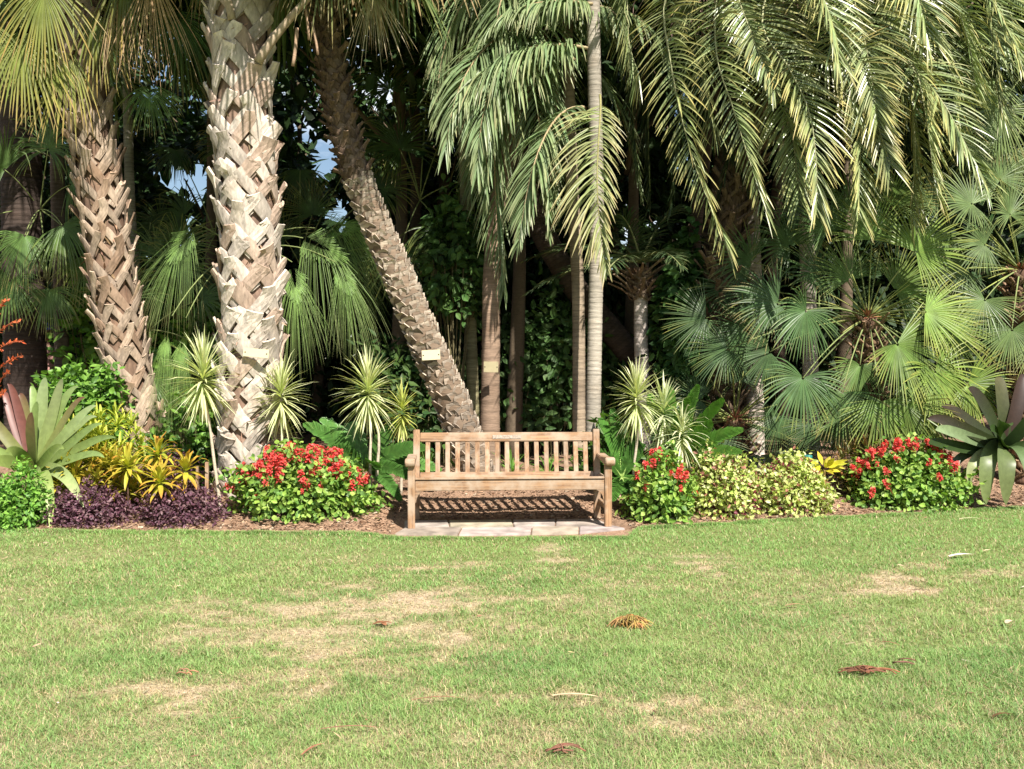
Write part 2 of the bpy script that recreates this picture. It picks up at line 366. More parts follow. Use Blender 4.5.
# ---------------------------------------------------------------- paving
bm = bmesh.new()
lay = bm.verts.layers.float_color.new('Col')
def slab(quad, z=.022):
    c = np.array([.35, .30, .25])*random.uniform(.82, 1.12)*np.array([1, random.uniform(.95, 1.03), random.uniform(.9, 1.08)])
    q = [Vector((p[0], p[1], 0)) for p in quad]; cen = sum(q, Vector())/len(q)
    q = [p+(cen-p).normalized()*.007 for p in q]
    zt = z+random.uniform(-.003, .003)
    A = [bm.verts.new((p.x, p.y, -.05)) for p in q]; B = [bm.verts.new((p.x, p.y, zt)) for p in q]
    for v in A+B: v[lay] = (*c, 1)
    bm.faces.new(B); k = len(A)
    for i in range(k): bm.faces.new((A[i], A[(i+1) % k], B[(i+1) % k], B[i]))
def gp(px, py): Y_ = EYE*F/(py-HZ); return ((px-CX)*Y_/F, Y_)
bk = [gp(404, 523.0), gp(448, 522.3), gp(512, 521.6), gp(556, 521.2), gp(597, 521)]
md = [gp(404, 530.3), gp(450, 529.6), gp(514, 529), gp(555, 528.6), gp(612, 527.6)]
for i in range(4): slab([md[i], md[i+1], bk[i+1], bk[i]])
fr_ = [gp(394, 536.2), gp(458, 537.0), gp(531, 536.3), gp(579, 535.2), gp(626, 530.6)]
m2_ = [gp(404, 530.3), gp(462, 529.5), gp(532, 528.8), gp(579, 528.2), gp(612, 527.6)]
for i in range(4): slab([fr_[i], fr_[i+1], m2_[i+1], m2_[i]])
bmesh.ops.recalc_face_normals(bm, faces=bm.faces[:])
bmesh.ops.bevel(bm, geom=bm.edges[:], offset=.006, segments=2, affect='EDGES', clamp_overlap=True)
me = bpy.data.meshes.new('paving'); bm.to_mesh(me); bm.free(); me.materials.append(M_stone)
o = bpy.data.objects.new('paving', me); COL.objects.link(o); tag(o, kind='structure')

# ---------------------------------------------------------------- bench
WX, WY, WZ = woodmat('teak_x', 0), woodmat('teak_y', 1), woodmat('teak_z', 2)
BR = math.radians(3.4)
b = thing('park_bench', 'weathered teak bench with slatted back and rounded arms on stone paving', 'bench', (-.015, 8.83, .022), BR)
HW = .90
for sx in (-1, 1):
    boxes('leg', [(sx*(HW-.031), 0, .28, .062, .062, .56)], WZ, b)
    out = [(.475, 0), (.535, 0), (.535, .38), (.61, .815), (.555, .83), (.475, .39)]
    prism('leg', out, 0, sx*(HW-.056)-.03, sx*(HW-.056)+.03, WZ, b)['label'] = 'rear leg rising into the leaning back post'
    # arm: long board with a rounded scroll at the front
    pts = []
    for k in range(13):
        a = math.pi*.5+k*math.pi*1.25/12; pts.append((-.045+.038*math.cos(a), .580+.038*math.sin(a)))
    pts += [(.02, .542), (.2, .555), (.52, .572), (.52, .605), (.25, .598), (.06, .610)]
    prism('armrest', pts, 0, sx*(HW-.02)-.042, sx*(HW-.02)+.042, WY, b, bev=.006)
    boxes('side_rail', [(sx*(HW-.031), .255, .375, .036, .45, .085)], WY, b)
    boxes('stretcher', [(sx*(HW-.031), .255, .16, .032, .45, .05)], WY, b)
    # curved knee bracket under the apron
    x0 = sx*(HW-.063); br = [(x0, .338), (x0, .225)]
    for k in range(9):
        a = k/8*math.pi/2; br.append((x0-sx*(.008+.10*(1-math.cos(a))), .336-.11*(1-math.sin(a))-.002))
    prism('bracket', br, 1, -.012, .014, WX, b, bev=.002)
boxes('apron', [(0, .001, .374, 2*(HW-.064), .03, .092)], WX, b)
boxes('seat', [(0, .006+i*.082, .434-.011*i-.006*math.sin(i/5*math.pi)*1.5, 2*(HW-.004) if 0 < i < 5 else 2*(HW-.066), .068, .022, Euler((-math.radians(7.5), 0, 0))) for i in range(6)] +
      [(0, .24, .385, .04, .44, .04, Euler((-math.radians(7.5), 0, 0)))], WX, b)
bo = boxes('backrest', [(0, .574, .755, 2*(HW-.088), .034, .085, Euler((-math.radians(10), 0, 0))), (0, .503, .405, 2*(HW-.088), .034, .06, Euler((-math.radians(10), 0, 0)))], WX, b, bev=.006)
boxes('inscription_panel', [(0, .5515, .757, .27, .003, .035, Euler((-math.radians(10), 0, 0)))], plainmat('worn_wood', (.31, .25, .20), rough=.8, amp=.35, scale=60), b, bev=.001)['label'] = 'pale worn panel at the middle of the top rail'
ns = 17
for i in range(ns):
    xx = (i-(ns-1)/2)*.0925
    boxes('slat', [(xx, .539, .575, .042, .014, .31, Euler((-math.radians(12), 0, 0)))], WZ, bo, bev=.003)

# ================================================================ plant generators
def c3(*a): return np.array(a, float)
UP = c3(0, 0, 1)
def jit(c, n, a=.18):
    c = np.asarray(c, float)
    return c*(1+rng.uniform(-a, a, (n, 1)))*(1+rng.uniform(-a*.35, a*.35, (n, 3)))

def leaves(mb, B, D, Nn, L_, W_, col, droop=.3, fold=.12, prof=(.08, .85, 1, .6, .03), mat=0, ccol=None):
    """many simple leaves: base B, direction D, face normal Nn (all (N,3))"""
    n = len(B); S = len(prof); D = unit(D); Nn = unit(Nn-D*np.sum(D*Nn, 1, keepdims=True))
    side = np.cross(D, Nn)
    P = [B]; L_ = np.broadcast_to(L_, (n,)); W_ = np.broadcast_to(W_, (n,)); dr = np.broadcast_to(droop, (n,))
    for k in range(1, S):
        d = unit(D-UP*dr[:, None]*(k/(S-1))**1.2*1.2)
        P.append(P[-1]+d*(L_/(S-1))[:, None])
    P = np.stack(P, 1)
    mb.ribbons(P, np.repeat(side[:, None], S, 1), W_[:, None]*np.array(prof), col, fold=fold, mat=mat)

def frond_axes(t, C):
    T = unit(np.gradient(C, axis=0)); Nn = np.zeros_like(T)
    a = UP-T[0]*T[0].dot(UP)
    if np.linalg.norm(a) < .1: a = c3(0, -1, .3)-T[0]*T[0].dot(c3(0, -1, .3))
    a = unit(a)
    for i in range(len(T)):
        a = unit(a-T[i]*a.dot(T[i])); Nn[i] = a
    return T, Nn

def pinnate(mb, pts, n=62, Lf=.55, w=.024, droop=.9, ang=(72, 22), keel=.25, col=c3(.09, .14, .05), tip=c3(.3, .27, .11), tipf=.5,
            rcol=c3(.22, .24, .10), rr=.016, t0=.1, jitter=.12, short=.35, mats=(0, 1), twist=0., sides=(1., 1.), spline=False, roll=0.):
    t = np.linspace(0, 1, 120); C = crv(pts, 120) if spline else bez(pts, t)
    seg = np.r_[0, np.cumsum(np.linalg.norm(np.diff(C, axis=0), axis=1))]; seg /= seg[-1]
    T, Nn = frond_axes(t, C)
    mb.tube(C[::5], np.interp(seg[::5], [0, .1, 1], [rr*1.3, rr, rr*.25]), rcol, k=6, mat=mats[1])
    u = np.linspace(t0, .995, n)
    for sg in (-1, 1):
        uu = np.clip(u+rng.normal(0, .25/n, n), t0, 1)
        f = lambda A: np.stack([np.interp(uu, seg, A[:, k]) for k in range(3)], -1)
        p, tt, nn = f(C), unit(f(T)), unit(f(Nn)); sd = np.cross(tt, nn)*sg
        if roll: sd0 = np.cross(tt, nn); sd0, nn = sd0*math.cos(roll)+nn*math.sin(roll), nn*math.cos(roll)-sd0*math.sin(roll); sd = sd0*sg
        if twist: sd = unit(sd*math.cos(twist)+nn*math.sin(twist)*sg)
        x = (uu-t0)/(1-t0)
        a = np.radians(np.interp(x, [0, 1], ang)+rng.normal(0, 5, n))
        L_ = sides[(sg+1)//2]*Lf*(short+(1-short)*np.sin(np.clip(x*1.05+.12, 0, 1)*math.pi)**.7)*rng.uniform(.85, 1.1, n)
        d0 = unit(np.cos(a)[:, None]*tt+np.sin(a)[:, None]*sd+nn*(keel+rng.normal(0, jitter, n))[:, None])
        S = 6; P = [p]; s_ = np.arange(S)/(S-1); dr = droop*rng.uniform(.7, 1.3, n)
        for k in range(1, S):
            d = unit(d0-UP*(dr*s_[k]**1.1)[:, None]*1.6); P.append(P[-1]+d*(L_/(S-1))[:, None])
        P = np.stack(P, 1); dd = unit(np.gradient(P, axis=1))
        nl = unit(nn+sd*.25+rng.normal(0, .4, (n, 3)))
        side = unit(np.cross(dd, np.repeat(nl[:, None], S, 1)))
        W = w*rng.uniform(.8, 1.15, n)[:, None]*np.array([.45, .95, 1, .9, .6, .08])
        cb = jit(col, n); tf = np.clip(tipf+rng.normal(0, .3, n), 0, 1)[:, None, None]*(s_**1.6)[None, :, None]
        cc = cb[:, None]*(1-tf)+jit(tip, n)[:, None]*tf
        mb.ribbons(P, side, W, cc, fold=.26, mat=mats[0])

def fan(mb, base, hub, R, axis=None, ref=c3(.15, -1, .45), nseg=44, spread=150, droop=.35, split=.42, col=c3(.09, .15, .055), tip=c3(.22, .25, .10),
        tipf=.4, pcol=c3(.2, .24, .09), pr=.0065, costa=.0, mats=(0, 1), wmax=None, sag=.12, cup=.12, ragged=.1):
    base = np.asarray(base, float); hub = np.asarray(hub, float); v = hub-base; Lp = np.linalg.norm(v)
    axis = unit(v if axis is None else np.asarray(axis, float))
    nn = unit(np.asarray(ref, float)-axis*axis.dot(ref))
    sd = np.cross(axis, nn)
    if pr:
        mid = (base+hub)/2+UP*Lp*sag
        mb.tube(bez([base, mid, hub], np.linspace(0, 1, 9)), np.linspace(pr*1.5, pr*.8, 9), pcol, k=6, mat=mats[1])
    a = np.radians(np.linspace(-spread, spread, nseg)+rng.normal(0, .35, nseg))
    dA = 2*math.radians(spread)/nseg
    L_ = R*(.72+.28*np.cos(a/2)**2)*rng.uniform(1-ragged, 1.03, nseg)
    d0 = unit(np.cos(a)[:, None]*axis+np.sin(a)[:, None]*sd+nn*cup*(1-np.cos(a))[:, None])
    s_ = np.array([.03, .2, split, .6, .76, .9, 1.]); S = len(s_)
    hubp = hub+axis*costa*R*(np.cos(a)[:, None].clip(0)**2)
    P = [hubp+d0*(L_*s_[0])[:, None]]; dr = droop*rng.uniform(.6, 1.5, nseg)*np.where(rng.random(nseg) < .07, 4., 1.)
    for k in range(1, S):
        g = max(s_[k]-split*.6, 0)/(1-split*.6)
        d = unit(d0-UP*(dr*g**1.3)[:, None]*2.); P.append(P[-1]+d*(L_*(s_[k]-s_[k-1]))[:, None])
    P = np.stack(P, 1); dd = unit(np.gradient(P, axis=1))
    side = unit(np.cross(dd, np.repeat(nn[None, None], nseg, 0).repeat(S, 1)))
    wf = 2*L_[:, None]*s_[None]*math.tan(dA/2)*1.08
    cap = (wmax or 1)*np.ones_like(wf); wf = np.minimum(wf, cap)
    ws = wf[:, 2:3]
    taper = np.array([1, 1, 1, .8, .6, .36, .05])
    W = np.where(np.arange(S)[None] <= 2, wf, ws*taper[None])
    W[:, :3] = wf[:, :3]
    side = side+nn*(((np.arange(nseg) % 2)*2-1)*.22)[:, None, None]; side = unit(side)
    cb = jit(col, nseg, .12); tf = np.clip(tipf+rng.normal(0, .3, nseg), 0, 1)[:, None, None]*((s_)**3)[None, :, None]
    cc = cb[:, None]*(1-tf)+jit(tip, nseg)[:, None]*tf
    if rng.random() < .4: cc[:, -2:] = cc[:, -2:]*.4+c3(.26, .18, .08)*.6
    # paler ribs close to the hub
    cc = cc*(1+.35*np.clip(.3-s_, 0, 1)/.3)[None, :, None]
    mb.ribbons(P, side, W, cc, fold=.22, mat=mats[0])

def path_frame(path, n=60):
    C = crv(path, n); T = unit(np.gradient(C, axis=0))
    seg = np.r_[0, np.cumsum(np.linalg.norm(np.diff(C, axis=0), axis=1))]
    return C, T, seg
def at_s(C, seg, s): return np.stack([np.interp(s, seg, C[:, k]) for k in range(3)], -1)

def boot_trunk(mb, path, R, dh=.03, bw=.075, stub=(.16, .3), out=.5, col=c3(.40, .32, .25), col2=c3(.27, .17, .11), h0=.1, smax=None, leg=.3, tilt=.45, core=c3(.20, .13, .09), rj=1.0, seed=0, th_j=.12, thick=.014):
    r = np.random.default_rng(seed+5)
    C, T, seg = path_frame(path); Rf = lambda s: np.interp(s/seg[-1], [0, .06, .15, 1], [R[0]*1.15, R[0]*1.02, R[0], R[1]])
    mb.tube(C, Rf(seg)*.98, core*(.7+.5*rng.random((len(C), 1))), k=18, wob=.06)
    s = np.arange(h0, (smax or seg[-1]), dh); n = len(s); s = s+r.normal(0, .02, n)
    th = np.arange(n)*2.39996+r.normal(0, th_j, n); endw = r.uniform(.6, 1.25, n)
    Tt = unit(at_s(T, seg, s)); c = at_s(C, seg, s)
    e1 = unit(np.cross(Tt, c3(0, 1, 0))); e2 = np.cross(e1, Tt)
    def surf(ds, dth, lift):
        a = th+dth; rad = Rf(s+ds)+lift
        rv = np.cos(a)[:, None]*e1+np.sin(a)[:, None]*e2
        return c+Tt*np.broadcast_to(ds, (n,))[:, None]+rv*np.broadcast_to(rad, (n,))[:, None], rv
    SL = r.uniform(*stub, n)*rj*np.where(r.random(n) < .22, .25, 1.); tl = r.normal(0, tilt, n)
    for sg in (-1, 1):
        pts, nr = [], []
        for ds, dt, lf in ((-leg, sg*.78, .0), (-leg*.55, sg*.42, .02), (-leg*.12, sg*.12, .04)):
            p, rv = surf(ds*np.ones(n), dt*np.ones(n), lf*np.ones(n)+.004*(sg+1)); pts.append(p); nr.append(rv)
        p0, rv0 = surf(np.zeros(n), 0*tl, .06*np.ones(n)); tg = np.cross(Tt, rv0)
        if sg == 1:
            for f in (.45, 1.):
                pts.append(p0+Tt*(SL*f*.86)[:, None]+rv0*(SL*f*out*(.6+.5*f))[:, None]+tg*(tl*SL*f)[:, None]); nr.append(unit(rv0-Tt*out*.6))
        else:
            pts.append(p0+Tt*.02); nr.append(rv0)
        P = np.stack(pts, 1); Nn = np.stack(nr, 1); dd = unit(np.gradient(P, axis=1)); Sd = unit(np.cross(dd, Nn)); Nn = np.cross(Sd, dd)
        S = P.shape[1]; W = bw*r.uniform(.75, 1.2, n)[:, None]*np.linspace(.85, 1.05, S)[None]; W[:, -1] *= endw
        Th = np.full((n, S), thick)
        cc = (col[None]*(1-.0)+0*SL[:, None])*r.uniform(.65, 1.15, (n, 1)); mixr = (r.random((n, 1)) < .25)*.6
        cc = cc*(1-mixr)+col2*mixr
        cc = np.repeat(cc[:, None], S, 1)*np.linspace(.72, 1.12, S)[None, :, None] if sg == 1 else np.repeat(cc[:, None], S, 1)*.85
        mb.planks(P, Sd, Nn, W, Th, cc, arc=.22)
    # torn fibre between the bases
    m_ = n*3; ss = r.uniform(0, s[-1], m_); tf = r.random(m_)*6.283; c_ = at_s(C, seg, ss); T_ = unit(at_s(T, seg, ss)); E1 = unit(np.cross(T_, c3(0, 1, 0))); E2 = np.cross(E1, T_)
    rv = np.cos(tf)[:, None]*E1+np.sin(tf)[:, None]*E2
    leaves(mb, c_+rv*(Rf(ss)+.0)[:, None], T_*.8*np.sign(r.normal(.6, 1, m_))[:, None]+rv*.35+r.normal(0, .35, (m_, 3)), rv, r.uniform(.05, .14, m_), r.uniform(.008, .03, m_),
           jit(col2, m_, .3), droop=.2, fold=.1, prof=(.6, 1, .7, .2))

def scar_trunk(mb, path, R, dh=.011, sw=.13, sl=.055, col=c3(.36, .28, .21), core=c3(.22, .15, .10), s0=0, s1=None, lift=.02, seed=1, amp=.3):
    r = np.random.default_rng(seed)
    C, T, seg = path_frame(path); Rf = lambda s: np.interp(s/seg[-1], np.linspace(0, 1, len(R)), R)
    mb.tube(C, Rf(seg), core, k=16, wob=.03)
    s = np.arange(max(s0, .0), s1 or seg[-1], dh); n = len(s); th = np.arange(n)*2.39996+r.normal(0, .08, n); s = s+r.normal(0, dh*2.2, n)
    Tt = unit(at_s(T, seg, s)); c = at_s(C, seg, s); e1 = unit(np.cross(Tt, c3(0, 1, 0))); e2 = np.cross(e1, Tt)
    rv = np.cos(th)[:, None]*e1+np.sin(th)[:, None]*e2; rad = Rf(s)[:, None]; k_ = r.uniform(.7, 1.3, (n, 1))
    tg = np.cross(Tt, rv); sk = r.normal(0, .12, (n, 1))
    A = c+rv*(rad-.012)-Tt*sl*.6; B = c+rv*(rad+lift*.6)+Tt*(sl*.1)+tg*sk*sl; E = c+rv*(rad+lift*k_*1.2)+Tt*(sl*.5*k_)+tg*sk*sl*2
    P = np.stack([A, B, E], 1); Nn = np.repeat(rv[:, None], 3, 1); Sd = np.repeat(tg[:, None], 3, 1)
    W = sw*r.uniform(.8, 1.2, n)[:, None]*np.array([1.2, 1.05, .8])
    cc = col*r.uniform(1-amp, 1+amp, (n, 1)); cc = np.repeat(cc[:, None], 3, 1)*np.array([.75, 1., 1.1])[None, :, None]
    mb.planks(P, Sd, Nn, W, np.full((n, 3), .012), cc, arc=-.22)

def smooth_trunk(mb, path, R, col, k=14, ring=.06, n=None, amp=.18, seed=2):
    r = np.random.default_rng(seed)
    C, T, seg = path_frame(path, 60); n = n or int(seg[-1]/ring*4)
    s = np.linspace(0, seg[-1], n); ph = (s/ring+.3*np.sin(s*5)) % 1
    Rr = np.interp(s/seg[-1], np.linspace(0, 1, len(R)), R)*(1+.02*(ph < .28)-.01*(ph > .8)+r.normal(0, .008, n))
    cc = col*(1-amp*(ph > .78)[:, None]+amp*.5*(ph < .3)[:, None])*(1+.25*(vnoise(s*4, 0*s+seed)-.5)[:, None]*2)
    mb.tube(at_s(C, seg, s), Rr, cc, k=k, wob=.02)

# sky gaps: leaf positions of far plants are thinned where the real canopy opens
GAPS = [(172, 180, 16.8, 14.4), (203, 188, 18.2, 23.0), (186, 232, 15.4, 13.0), (325, 160, 12.6, 25.9), (338, 214, 15.4, 15.8), (388, 88, 8.4, 10.1), (303, 130, 7.0, 14.4), (628, 232, 9.8, 10.1), (606, 258, 11.9, 12.2), (655, 225, 6.3, 10.1), (150, 255, 8.4, 8.6), (685, 90, 6.3, 6.5), (400, 255, 4.9, 5.0)]
def gapmask(P):
    px = CX+P[:, 0]*F/P[:, 1]; py = HZ-(P[:, 2]-EYE)*F/P[:, 1]; k = np.ones(len(P), bool)
    for a, b_, rx, ry in GAPS:
        k &= ((px-a)/(rx+5))**2+((py-b_)/(ry+5))**2 > 1+rng.normal(0, .25, len(P))
    return k

def crown_leaves(mb, cen, rad, n, size, col, ncl=60, low=-1, droop=.4, w=.5, gap=True, cls=.28):
    cen = np.asarray(cen, float); rad = np.asarray(rad, float)
    u = unit(rng.normal(0, 1, (ncl, 3)))*rng.uniform(.35, 1, (ncl, 1))**.6; u[:, 2] = np.maximum(u[:, 2], low)
    cc = cen+u*rad; i = rng.integers(0, ncl, n)
    P = cc[i]+rng.normal(0, 1, (n, 3))*rad*cls*rng.uniform(.4, 1.1, ncl)[i][:, None]
    P = P[P[:, 2] > .15]
    if gap: P = P[gapmask(P)]
    n = len(P); D_ = unit(rng.normal(0, 1, (n, 3))+c3(0, 0, -.15)+unit(P-cen)*.6); Nn = unit(rng.normal(0, .7, (n, 3))+c3(0, -.3, .9))
    tone = rng.uniform(.65, 1.4, ncl)
    i = i[:n] if len(i) >= n else i
    L_ = size*rng.uniform(.6, 1.3, n)
    leaves(mb, P, D_, Nn, L_, L_*w, jit(col, n, .25)*tone[rng.integers(0, ncl, n)][:, None], droop=droop, fold=.1, prof=(.1, .9, .8, .05))

_grp = {}
def copy_parts(src, root, loc=(0, 0, 0), rz=0, ry=0, scale=1):
    c = src.copy(); COL.objects.link(c); c.parent = root; c.location = loc; c.rotation_euler = (0, ry, rz); c.scale = (scale,)*3
    return c

# ================================================================ reusable frond shapes for crowns above the picture
def template(kind, el, **kw):
    mb = MB(); e = math.radians(el)
    if kind == 'fan':
        hub = c3(math.cos(e)*1.1, 0, math.sin(e)*1.1-.12)
        fan(mb, c3(0, 0, 0), hub, kw.get('R', .95), axis=unit(c3(math.cos(e), 0, math.sin(e)-.3)), ref=c3(-.2, 0, 1), nseg=36, spread=140, droop=kw.get('droop', .5), col=kw.get('col', c3(.09, .14, .04)), tip=c3(.3, .25, .1), sag=.1)
    else:
        Lr = kw.get('L', 2.6); p1 = c3(math.cos(e), 0, math.sin(e))*Lr*.55; p2 = p1+c3(Lr*.45*math.cos(e-1.0), 0, Lr*.45*math.sin(e-1.2))
        pinnate(mb, [c3(0, 0, 0), p1, p2], n=46, Lf=.55, w=.028, droop=.8, col=kw.get('col', c3(.08, .13, .05)))
    o = mb.build('frond', [M_palm, M_stem]); return o
TPL = {}
def tpl(kind, key, el, **kw):
    if (kind, key) not in TPL: TPL[(kind, key)] = template(kind, el, **kw)
    return TPL[(kind, key)]
def crown(root, cen, kind, n=26, seed=0, scale=1., key='', lo=-45, hi=75, rzlim=None, **kw):
    r = np.random.default_rng(seed); els = [-45, -15, 15, 45, 72]
    loc = np.array(cen)-np.array(root.location)
    for i in range(n):
        e = els[int(i*5/n)] if n >= 5 else 15
        if e < lo or e > hi: continue
        src = tpl(kind, f'{key}{e}', e, **kw)
        a = i*2.39996+r.normal(0, .15)
        if rzlim is not None and not rzlim(a % 6.283): continue
        c = copy_parts(src, root, tuple(loc), a, 0, scale*r.uniform(.85, 1.1)); c.name = 'frond'

# ================================================================ PALMS
def palm(name, label, px, Y, group=None):
    p = gpt(px, Y); return thing(name, label, 'palm tree', p, 0, group)
def pth(lst, Y, Y2=None):
    out = []
    for i, (a, b_) in enumerate(lst):
        yy = Y if Y2 is None else Y+(Y2-Y)*i/(len(lst)-1)
        out.append(at(a, b_, yy))
    return out

# --- big cabbage palm (second from left)
r_ = palm('cabbage_palm', 'thick pale palm trunk covered in criss-cross cut leaf bases beside the red flower bed', 250, 10.1)
Yb = 10.1; path = pth([(252, 500), (250, 430), (251, 330), (249, 220), (243, 110), (240, 0), (238, -140), (236, -300)], Yb)
mb = MB(); boot_trunk(mb, path, (.265, .25), dh=.035, bw=.145, stub=(.03, .17), out=.34, col=c3(.57, .49, .41), col2=c3(.36, .235, .16), leg=.25, seed=3, core=c3(.25, .165, .12), th_j=.28, thick=.02)
mb.build('trunk', M_boot, r_)
# roots / skirt of old bases at the foot
mb = MB(); n = 30; a = np.linspace(0, 2*math.pi, n)+rng.normal(0, .1, n); B = path[0]+np.stack([np.cos(a)*.27, np.sin(a)*.27, rng.uniform(-.0, .16, n)], -1)
rv = np.stack([np.cos(a), np.sin(a), 0*a], -1); P = np.stack([B+rv*.12-UP*.16, B+rv*.07+UP*.03, B+rv*.12+UP*.17+np.cross(UP, rv)*rng.normal(0, .08, (n, 1))], 1)
mb.planks(P, np.repeat(np.cross(rv, UP)[:, None], 3, 1), np.repeat(rv[:, None], 3, 1), np.full((n, 3), .09), np.full((n, 3), .015), jit(c3(.52, .44, .36), n, .25), arc=.2)
mb.build('leaf_base', M_boot, r_)
mb = MB()
for (p0, p1, p2, rr) in (((258, 62), (275, 30), (345, -40), .035), ((232, 20), (225, -20), (200, -90), .03)):
    mb.tube(bez([at(*p0, Yb-.3), at(*p1, Yb-.35), at(*p2, Yb-.5)], np.linspace(0, 1, 10)), np.linspace(rr*1.4, rr*.8, 10), c3(.40, .31, .22), k=8)
mb.build('petiole', M_boot, r_)
mb = MB()
for p0, p1, rr in (((297, 28), (293, 66), .018), ((312, 22), (318, 55), .013), ((305, 5), (309, 40), .013)):
    mb.tube(bez([at(*p0, Yb-.35), at((p0[0]+p1[0])/2+1, (p0[1]+p1[1])/2, Yb-.36), at(*p1, Yb-.35)], np.linspace(0, 1, 6)), rr, c3(.36, .24, .16), k=6)
mb.build('broken_stalk', M_stem, r_)
crown(r_, path[-1], 'fan', 30, seed=1, scale=1.25)

for hx, hy, hY in ((205, -150, 9.2), (250, -140, 8.9), (290, -150, 9.1), (320, -140, 9.6), (180, -140, 9.7)):  # hanging fans added above the picture to shade the trunk top
    mb = MB(); fan(mb, path[-1], at(hx, hy, hY), 1.2, axis=c3(rng.normal(0, .3), -.3, -1), ref=c3(.2, -1, .4), nseg=36, spread=100, droop=.5, split=.3, col=c3(.12, .17, .05), ragged=.3); mb.build('frond', [M_palm, M_stem], r_)
# --- left cabbage palm with hanging yellow green fans
r_ = palm('cabbage_palm', 'leaning brown palm trunk with lattice leaf bases below yellow green drooping fans, at far left', 146, 10.9)
Yl = 10.9; path = pth([(147, 480), (140, 420), (124, 350), (110, 260), (97, 170), (86, 80), (78, 0), (72, -70)], Yl)
mb = MB(); boot_trunk(mb, path, (.205, .20), dh=.032, bw=.085, stub=(.04, .17), out=.34, col=c3(.43, .33, .245), col2=c3(.26, .16, .10), leg=.24, seed=9, tilt=.4, core=c3(.19, .12, .08), th_j=.25)
mb.build('trunk', M_boot, r_)
cen = at(70, -75, Yl)
YG = c3(.155, .185, .042); YT = c3(.52, .33, .10)
fl = [((74, 50), .95, (-.55, 0, -1.), 10.1, YG, .75, 60), ((20, 28), .95, (.15, 0, -1), 9.9, YG, .6, 62), ((45, -20), .9, (-.1, 0, -1), 9.8, YG*.9, .6, 70), ((-10, 20), .9, (-.2, 0, -1), 10.2, YG*.8, .5, 70),
      ((92, 6), .85, (.25, 0, -1), 10.3, YG*.75, .5, 45), ((148, 85), .62, (.2, -.1, -1), 11.0, c3(.10, .18, .05), .3, 75), ((175, 10), .95, (.3, 0, -1), 11.2, c3(.06, .12, .035), .1, 70), ((120, -30), .9, (.3, 0, -1), 10.2, YG*.6, .4, 55)]
for i, (hp, R, ax, Y_, c_, tf, sp) in enumerate(fl):
    mb = MB(); fan(mb, cen, at(*hp, Y_), R, axis=c3(*ax), ref=c3(.2, -1, .35), nseg=int(sp*.5), spread=sp, droop=.55, split=.34, col=c_, tip=YT, tipf=tf, costa=.15, ragged=.25)
    mb.build('frond', [M_palm, M_stem], r_)
mb = MB()   # dead brown fronds hanging beside the trunk
for hp, R, sp in (((150, -25), 1.15, 38), ((118, -10), 1.0, 30), ((205, -60), .9, 40)):
    fan(mb, cen, at(*hp, 10.2), R*1.05, axis=c3(.12, 0, -1), ref=c3(.2, -1, .2), nseg=30, spread=sp, droop=.5, split=.2, col=c3(.36, .25, .14), tip=c3(.42, .30, .18), pcol=c3(.3, .2, .12), ragged=.45)
mb.build('dead_frond', [M_dry, M_stem], r_)
crown(r_, cen, 'fan', 22, seed=4, scale=1.15, lo=-20)

# --- short palm behind the big trunk with long threadlike hanging leaves
r_ = palm('weeping_palm', 'short palm with long drooping threadlike green fans behind the thick pale trunk', 240, 11.2)
path = pth([(243, 470), (240, 360), (238, 255)], 11.2); mb = MB(); scar_trunk(mb, path, [.11, .09], dh=.02); mb.build('trunk', M_ring, r_)
G1 = c3(.17, .275, .07)
for hp, R, ax, Y_, sp, dr in (((303, 238), 1.35, (.75, -.2, -.35), 10.9, 75, 1.3), ((292, 262), 1.1, (.2, -.3, -1), 10.8, 60, 1.2), ((335, 262), .95, (.5, -.2, -.8), 10.7, 55, 1.3), ((186, 318), 1.15, (-.12, -.1, -1), 10.3, 30, 1.2),
                          ((196, 225), 1.2, (-.3, -.2, -.5), 10.9, 60, 1.3), ((172, 316), 1.0, (-.2, -.1, -1), 10.25, 28, 1.1), ((315, 228), 1.2, (.9, 0, .1), 11.1, 60, 1.3)):
    mb = MB(); fan(mb, path[-1], at(*hp, Y_), R, axis=c3(*ax), ref=c3(0, -1, .6), nseg=84, spread=sp, droop=dr, split=.12, col=G1*rng.uniform(.75, 1.15), tip=c3(.34, .34, .15), tipf=.6, wmax=.017, costa=.25, sag=.22, ragged=.3)
    mb.build('frond', [M_soft, M_stem], r_)

# --- leaning ringed palm
r_ = palm('date_palm', 'leaning grey brown palm with rough ringed trunk and shaggy shade-darkened upper half behind the bench', 480, 10.6)
path = pth([(484, 500), (466, 440), (447, 390), (424, 338), (398, 275), (372, 215), (352, 160), (338, 100), (328, 40), (320, -40), (314, -140)], 10.6)
C_, T_, sg_ = path_frame(path); mb = MB(); scar_trunk(mb, path, [.18, .17, .15, .135, .12, .12], dh=.0085, sw=.12, sl=.06, s1=sg_[-1]*.52, col=c3(.37, .305, .24), core=c3(.18, .13, .09), lift=.015, seed=4, amp=.4)
mb.build('trunk', M_ring, r_)
mb = MB(); boot_trunk(mb, path, (.11, .11), dh=.017, bw=.06, stub=(.02, .08), out=.8, col=c3(.17, .115, .075), col2=c3(.10, .065, .045), h0=sg_[-1]*.52, leg=.1, seed=6, core=c3(.13, .08, .05))  # fibrous upper trunk; the crown's shade is put into its dark brown
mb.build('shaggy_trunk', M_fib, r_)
mb = MB(); fan(mb, path[-1], at(372, -8, 10.0), .85, axis=c3(.15, 0, -1), ref=c3(0, -1, .2), nseg=24, spread=42, droop=.5, split=.2, col=c3(.36, .33, .22), tip=c3(.42, .30, .2), tipf=.8, pcol=c3(.4, .3, .2), ragged=.35, wmax=.03)
mb.build('dead_frond', [M_dry, M_stem], r_)
